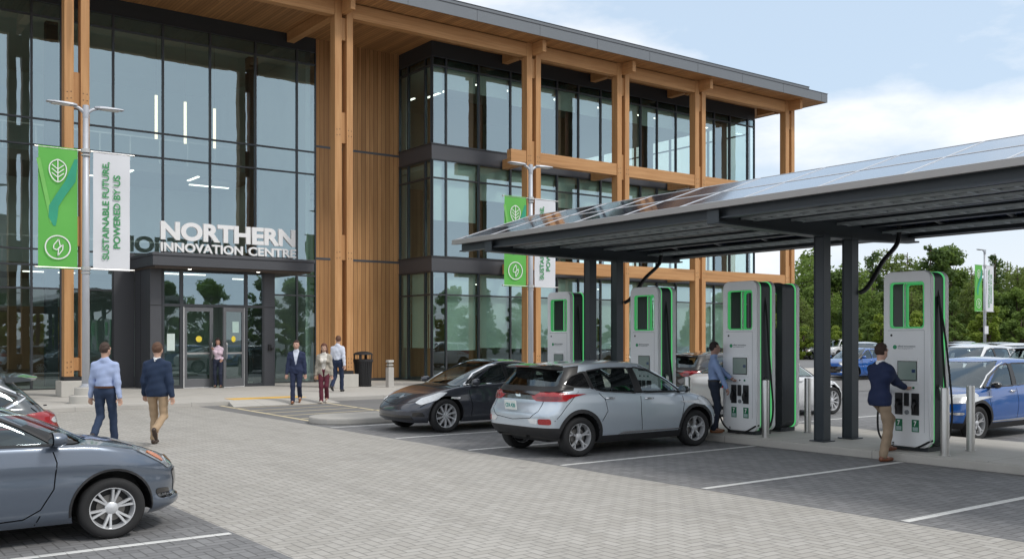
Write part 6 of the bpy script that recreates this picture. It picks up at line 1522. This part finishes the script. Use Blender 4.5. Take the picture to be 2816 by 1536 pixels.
recol(c1, P['silverblue'], P['blue'], 'vivid blue electric hatchback facing the nearest charger from behind', 18.95, 10.22, 180, CG)
recol(c2, P['charcoal'], P['white'], 'white sedan seen past the tall canopy posts', 19.5, 15.72, 0, CG)
recol(c1, P['silverblue'], P['black'], 'black hatchback behind the man in the blue shirt', 20.75, 18.4, 0, CG)
pk = build_car(PICK, 'pickup_truck', P['white'], 'white pickup truck in the distant row', 'car', 'cars parked in the distant rows')
BG = 'cars parked in the distant rows'
put(pk, 76, 53.2, 184)
src = {'h': (c1, P['silverblue']), 's': (c2, P['charcoal']), 'c': (c3, P['slate']), 'u': (c4, P['grey'])}
bgc = [('u','white','white crossover right behind the blue hatchback, side on',32.0,17.3,180),('u','dgrey','graphite crossover one stall nearer than the white crossover',32.0,14.4,0),
       ('u','silver','silver crossover at the right edge in the middle row',45,24.2,0),('u','white','white crossover with dark rear window at the right edge',43,21.3,180),('h','dgrey','graphite hatchback in the middle row',44.6,27.0,180),
       ('u','silver','silver crossover head on left of the nearest charger',53,35.3,225),('c','blue','blue compact between the posts and the blazer man',40.0,27.1,180),
       ('h','white','white hatchback in the middle distance',58,37.5,180),('s','silver','silver sedan in the middle distance',58,32.2,180),('u','grey','steel grey crossover in the middle distance',58,29.4,0)]
for k, cl_, lab, x, y, hd in bgc: recol(src[k][0], src[k][1], P[cl_], lab, x, y, hd, BG)
rr_ = random.Random(11); kinds = ['u','s','c','h','u','h']; cols = ['white','dgrey','silver','black','white','grey','silver','red','white','black','silver','dgrey']
yy = 24.0; i = 0
names = ['first','second','third','fourth','fifth','sixth','seventh','eighth','ninth','tenth','eleventh','twelfth','thirteenth','fourteenth']
while yy < 62 and i < 13:
    if abs(yy-53.2) > 1.6:
        k = kinds[(i*5) % 6]; c_ = cols[i % 12]; kn = {'u':'crossover','s':'sedan','c':'compact','h':'hatchback'}[k]
        o = recol(src[k][0], src[k][1], P[c_], '%s %s parked before the trees, %s from the right in its row' % (c_.replace('dgrey','graphite').replace('red','wine red'), kn, names[i]), 76+rr_.uniform(-.3,.3), yy, 180 if rr_.random() < .6 else 0, BG); i += 1
    yy += 2.9
# ================================================================== trees
def leaf_mat(name, c0, c1):
    t = NT(name); g = t.n('ShaderNodeNewGeometry'); nz = t.noise(t.world((.9,.9,.9)), 1.0, 3); rn = g.outputs['Random Per Island']
    c = t.mix(rn, c0, c1); c = t.mix(t.math('MULTIPLY', nz, .6), c, tuple(x*.6 for x in c0))
    d = t.bsdf(color=c, rough=.6, spec=.25); tr = t.n('ShaderNodeBsdfTranslucent', {0: t.mix(.4, c, (.34,.50,.08))})
    return t.out(t.n('ShaderNodeMixShader', {0: .42, 1: d.outputs[0], 2: tr.outputs[0]}))
LM = dict(olive=leaf_mat('leaves_olive', (.13,.17,.05), (.26,.32,.10)), mid=leaf_mat('leaves_mid_green', (.14,.215,.05), (.28,.39,.10)), dark=leaf_mat('leaves_dark_green', (.085,.145,.042), (.18,.26,.075)), lime=leaf_mat('leaves_lime', (.20,.28,.035), (.34,.42,.07)), fir=leaf_mat('needles', (.035,.07,.028), (.075,.125,.045)))
M['bark'] = flat('bark', (.09,.065,.045), .9, 0, .3, 6, .6)
def crown_mesh(name, blobs, nleaf, size, seed, mat):
    r = np.random.default_rng(seed); tot = sum(b[3]**2 for b in blobs); V = []; 
    for (bx, by, bz, br, fz) in blobs:
        n = int(nleaf*br*br/tot); d = r.normal(size=(n,3)); d /= np.linalg.norm(d, axis=1)[:, None]; rad = br*(.55+.5*r.random(n)**.6)[:, None]
        c = np.array([bx,by,bz])+d*rad*np.array([1,1,fz]); lump = 1+.18*np.sin(d[:,0]*7+seed)*np.sin(d[:,2]*6+d[:,1]*5)
        c = np.array([bx,by,bz])+(c-np.array([bx,by,bz]))*lump[:, None]
        a = r.normal(size=(n,3))*.55+d*.8+np.array([0,0,.45]); a /= np.linalg.norm(a, axis=1)[:, None]; b = np.cross(a, r.normal(size=(n,3))); b /= np.linalg.norm(b, axis=1)[:, None]; c2 = np.cross(a, b)
        s = size*(.6+.8*r.random(n))[:, None]; quad = np.stack([c-b*s-c2*s*.45, c+b*s*.2-c2*s*.6, c+b*s+c2*s*.1, c-b*s*.1+c2*s*.65], 1); V.append(quad)
    V = np.concatenate(V).reshape(-1,3); n = len(V)//4
    me = bpy.data.meshes.new(name); me.vertices.add(len(V)); me.vertices.foreach_set('co', V.ravel().astype(np.float32)); me.loops.add(len(V)); me.loops.foreach_set('vertex_index', np.arange(len(V)))
    me.polygons.add(n); me.polygons.foreach_set('loop_start', np.arange(0, len(V), 4)); me.polygons.foreach_set('loop_total', np.full(n, 4)); me.materials.append(mat); me.update(); me.validate(); return me
def tree_proto(kind, seed, mat):
    r = random.Random(seed)
    tr = MB()
    if kind in ('fir','larch'):
        wide = 1.0 if kind == 'fir' else 1.45; H_ = 9.5; tr.tube([(0,0,0),(.05,0,H_*.5),(0,0,H_)], [.2,.12,.03], 8); blobs = []
        for k in range(24):
            z = 1.2+k*(H_-1.5)/23; rr2 = (.25+1.9*(1-(z-1.2)/(H_-1.0))**(.9 if kind == 'fir' else .7))*wide
            for j in range(max(2, int(rr2*4))):
                a = r.uniform(0, 6.28); q = rr2*r.uniform(.40,1.05 if kind == 'fir' else 1.2); blobs.append((q*math.cos(a), q*math.sin(a), z-.12*q, .30+.14*rr2 if kind == 'fir' else .42+.15*rr2, .62)); tr.tube([(0,0,z+.1),(q*math.cos(a)*.9, q*math.sin(a)*.9, z-.1*q)], [.03,.01], 4)
        me = crown_mesh('crown', blobs, 7500 if kind == 'fir' else 10500, .13, seed, mat)
    else:
        bush = kind == 'bush'; H_ = 3.6 if bush else 9.0; sp = 1.5 if bush else 2.9; hb = .3 if bush else 1.6; blobs = []
        tr.tube([(0,0,0),(.1,.05,H_*.3),(-.1,.1,H_*.55),(0,0,H_*.8)], [.10 if bush else .24,.08 if bush else .19,.05 if bush else .12,.03], 8)
        for k in range(20 if bush else 62):
            z = hb+(H_-hb)*r.random()**.85; f = (z-hb)/(H_-hb); wid = sp*(math.sin(math.pi*min(.97,.18+f*.80)))**.7; a = r.uniform(0,6.28); q = wid*r.uniform(.2,.95); br = r.uniform(.30,.62)*(sp/2.2)
            p = (q*math.cos(a), q*math.sin(a), z); blobs.append((*p, br, .8)); tr.tube([(0,0,max(.3,z*.45)), (p[0]*.5,p[1]*.5,z*.75), p], [.06*sp/3,.04*sp/3,.012], 5)
        me = crown_mesh('crown', blobs, 3200 if bush else 9500, .11 if bush else .14, seed, mat)
    tme = tr.mesh('trunk', M['bark'], True); return me, tme
PR = {'mid1': tree_proto('oak', 1, LM['mid']), 'mid2': tree_proto('oak', 2, LM['mid']), 'dark1': tree_proto('oak', 3, LM['dark']), 'dark2': tree_proto('oak', 4, LM['dark']), 'fir': tree_proto('fir', 5, LM['fir']), 'larch1': tree_proto('larch', 8, LM['mid']), 'larch2': tree_proto('larch', 9, LM['olive']), 'lime': tree_proto('bush', 6, LM['lime']), 'bush': tree_proto('bush', 7, LM['mid'])}
TN = {'larch1':'larch_tree','larch2':'larch_tree','mid1':'deciduous_tree','mid2':'deciduous_tree','dark1':'deciduous_tree','dark2':'deciduous_tree','fir':'fir_tree','lime':'shrub','bush':'shrub'}
TL = {'larch1':'tall cone shaped tree with feathery mid green branches in the belt','larch2':'tall cone shaped tree with feathery olive branches in the belt','mid1':'broad mid green tree with a loose crown in the belt behind the car park','mid2':'broad mid green tree with a loose crown in the belt behind the car park','dark1':'dark green leafy tree in the belt behind the car park','dark2':'dark green leafy tree in the belt behind the car park','fir':'narrow dark fir tree rising from the belt behind the car park','lime':'yellow green shrub at the foot of the tree belt','bush':'mid green shrub at the foot of the tree belt'}
TG = {'larch1':'feathery mid green trees behind the car park','larch2':'feathery olive trees behind the car park','mid1':'mid green trees behind the car park','mid2':'mid green trees behind the car park','dark1':'dark green trees behind the car park','dark2':'dark green trees behind the car park','fir':'fir trees behind the car park','lime':'yellow green shrubs behind the car park','bush':'green shrubs behind the car park'}
def plant(k, x, y, s, rz, lab=None, grp=None):
    e = empty(TN[k], (x, y, -.05), rz, label=lab or TL[k], cat='tree' if 'tree' in TN[k] else 'shrub', group=grp or TG[k]); e.scale = (s*1.0, s*1.0, s)
    link('crown', PR[k][0], e); link('trunk', PR[k][1], e)
rt = random.Random(21)
u = 2040
while u < 3250:      # tall trees
    k = rt.choice(['mid1','larch1','larch2','dark2','larch1','mid2','fir','larch2']); d = rt.uniform(100,122); x, y = at(u, d); s = rt.uniform(.84,1.26)*(1.0 if u < 2300 else 1.05)*(.72 if u < 2180 else 1); plant(k, x, y, s*(1.1 if k == 'fir' else 1), rt.uniform(0,6)); u += rt.uniform(22,42)
u = 2030
while u < 3250:
    k = rt.choice(['dark1','larch1','mid2','larch2','mid1']); d = rt.uniform(93,99); x, y = at(u, d); plant(k, x, y, rt.uniform(.60,.82), rt.uniform(0,6)); u += rt.uniform(36,60)
u = 2050
while u < 3250:
    k = rt.choice(['lime','bush','bush','lime','lime']); d = rt.uniform(87,91); x, y = at(u, d); plant(k, x, y, rt.uniform(.75,1.25), rt.uniform(0,6)); u += rt.uniform(28,60)
# trees across the street behind the camera: they stand there to be mirrored in the glass
for i in range(22):
    x = -20+i*6.2+rt.uniform(-1.5,1.5); y = -32+rt.uniform(-4,4); plant(rt.choice(['mid1','dark1','mid2','dark2','fir']), x, y, rt.uniform(.70,1.0), rt.uniform(0,6), 'tree of the row across the street, mirrored in the office glass', 'trees of the row across the street')
for i in range(44):
    x = -22+i*3.1+rt.uniform(-.6,.6); y = -27+rt.uniform(-1.5,1.5); plant(rt.choice(['bush','lime','bush']), x, y, rt.uniform(.8,1.15), rt.uniform(0,6), 'shrub of the hedge across the street, mirrored in the office glass', 'shrubs of the hedge across the street')
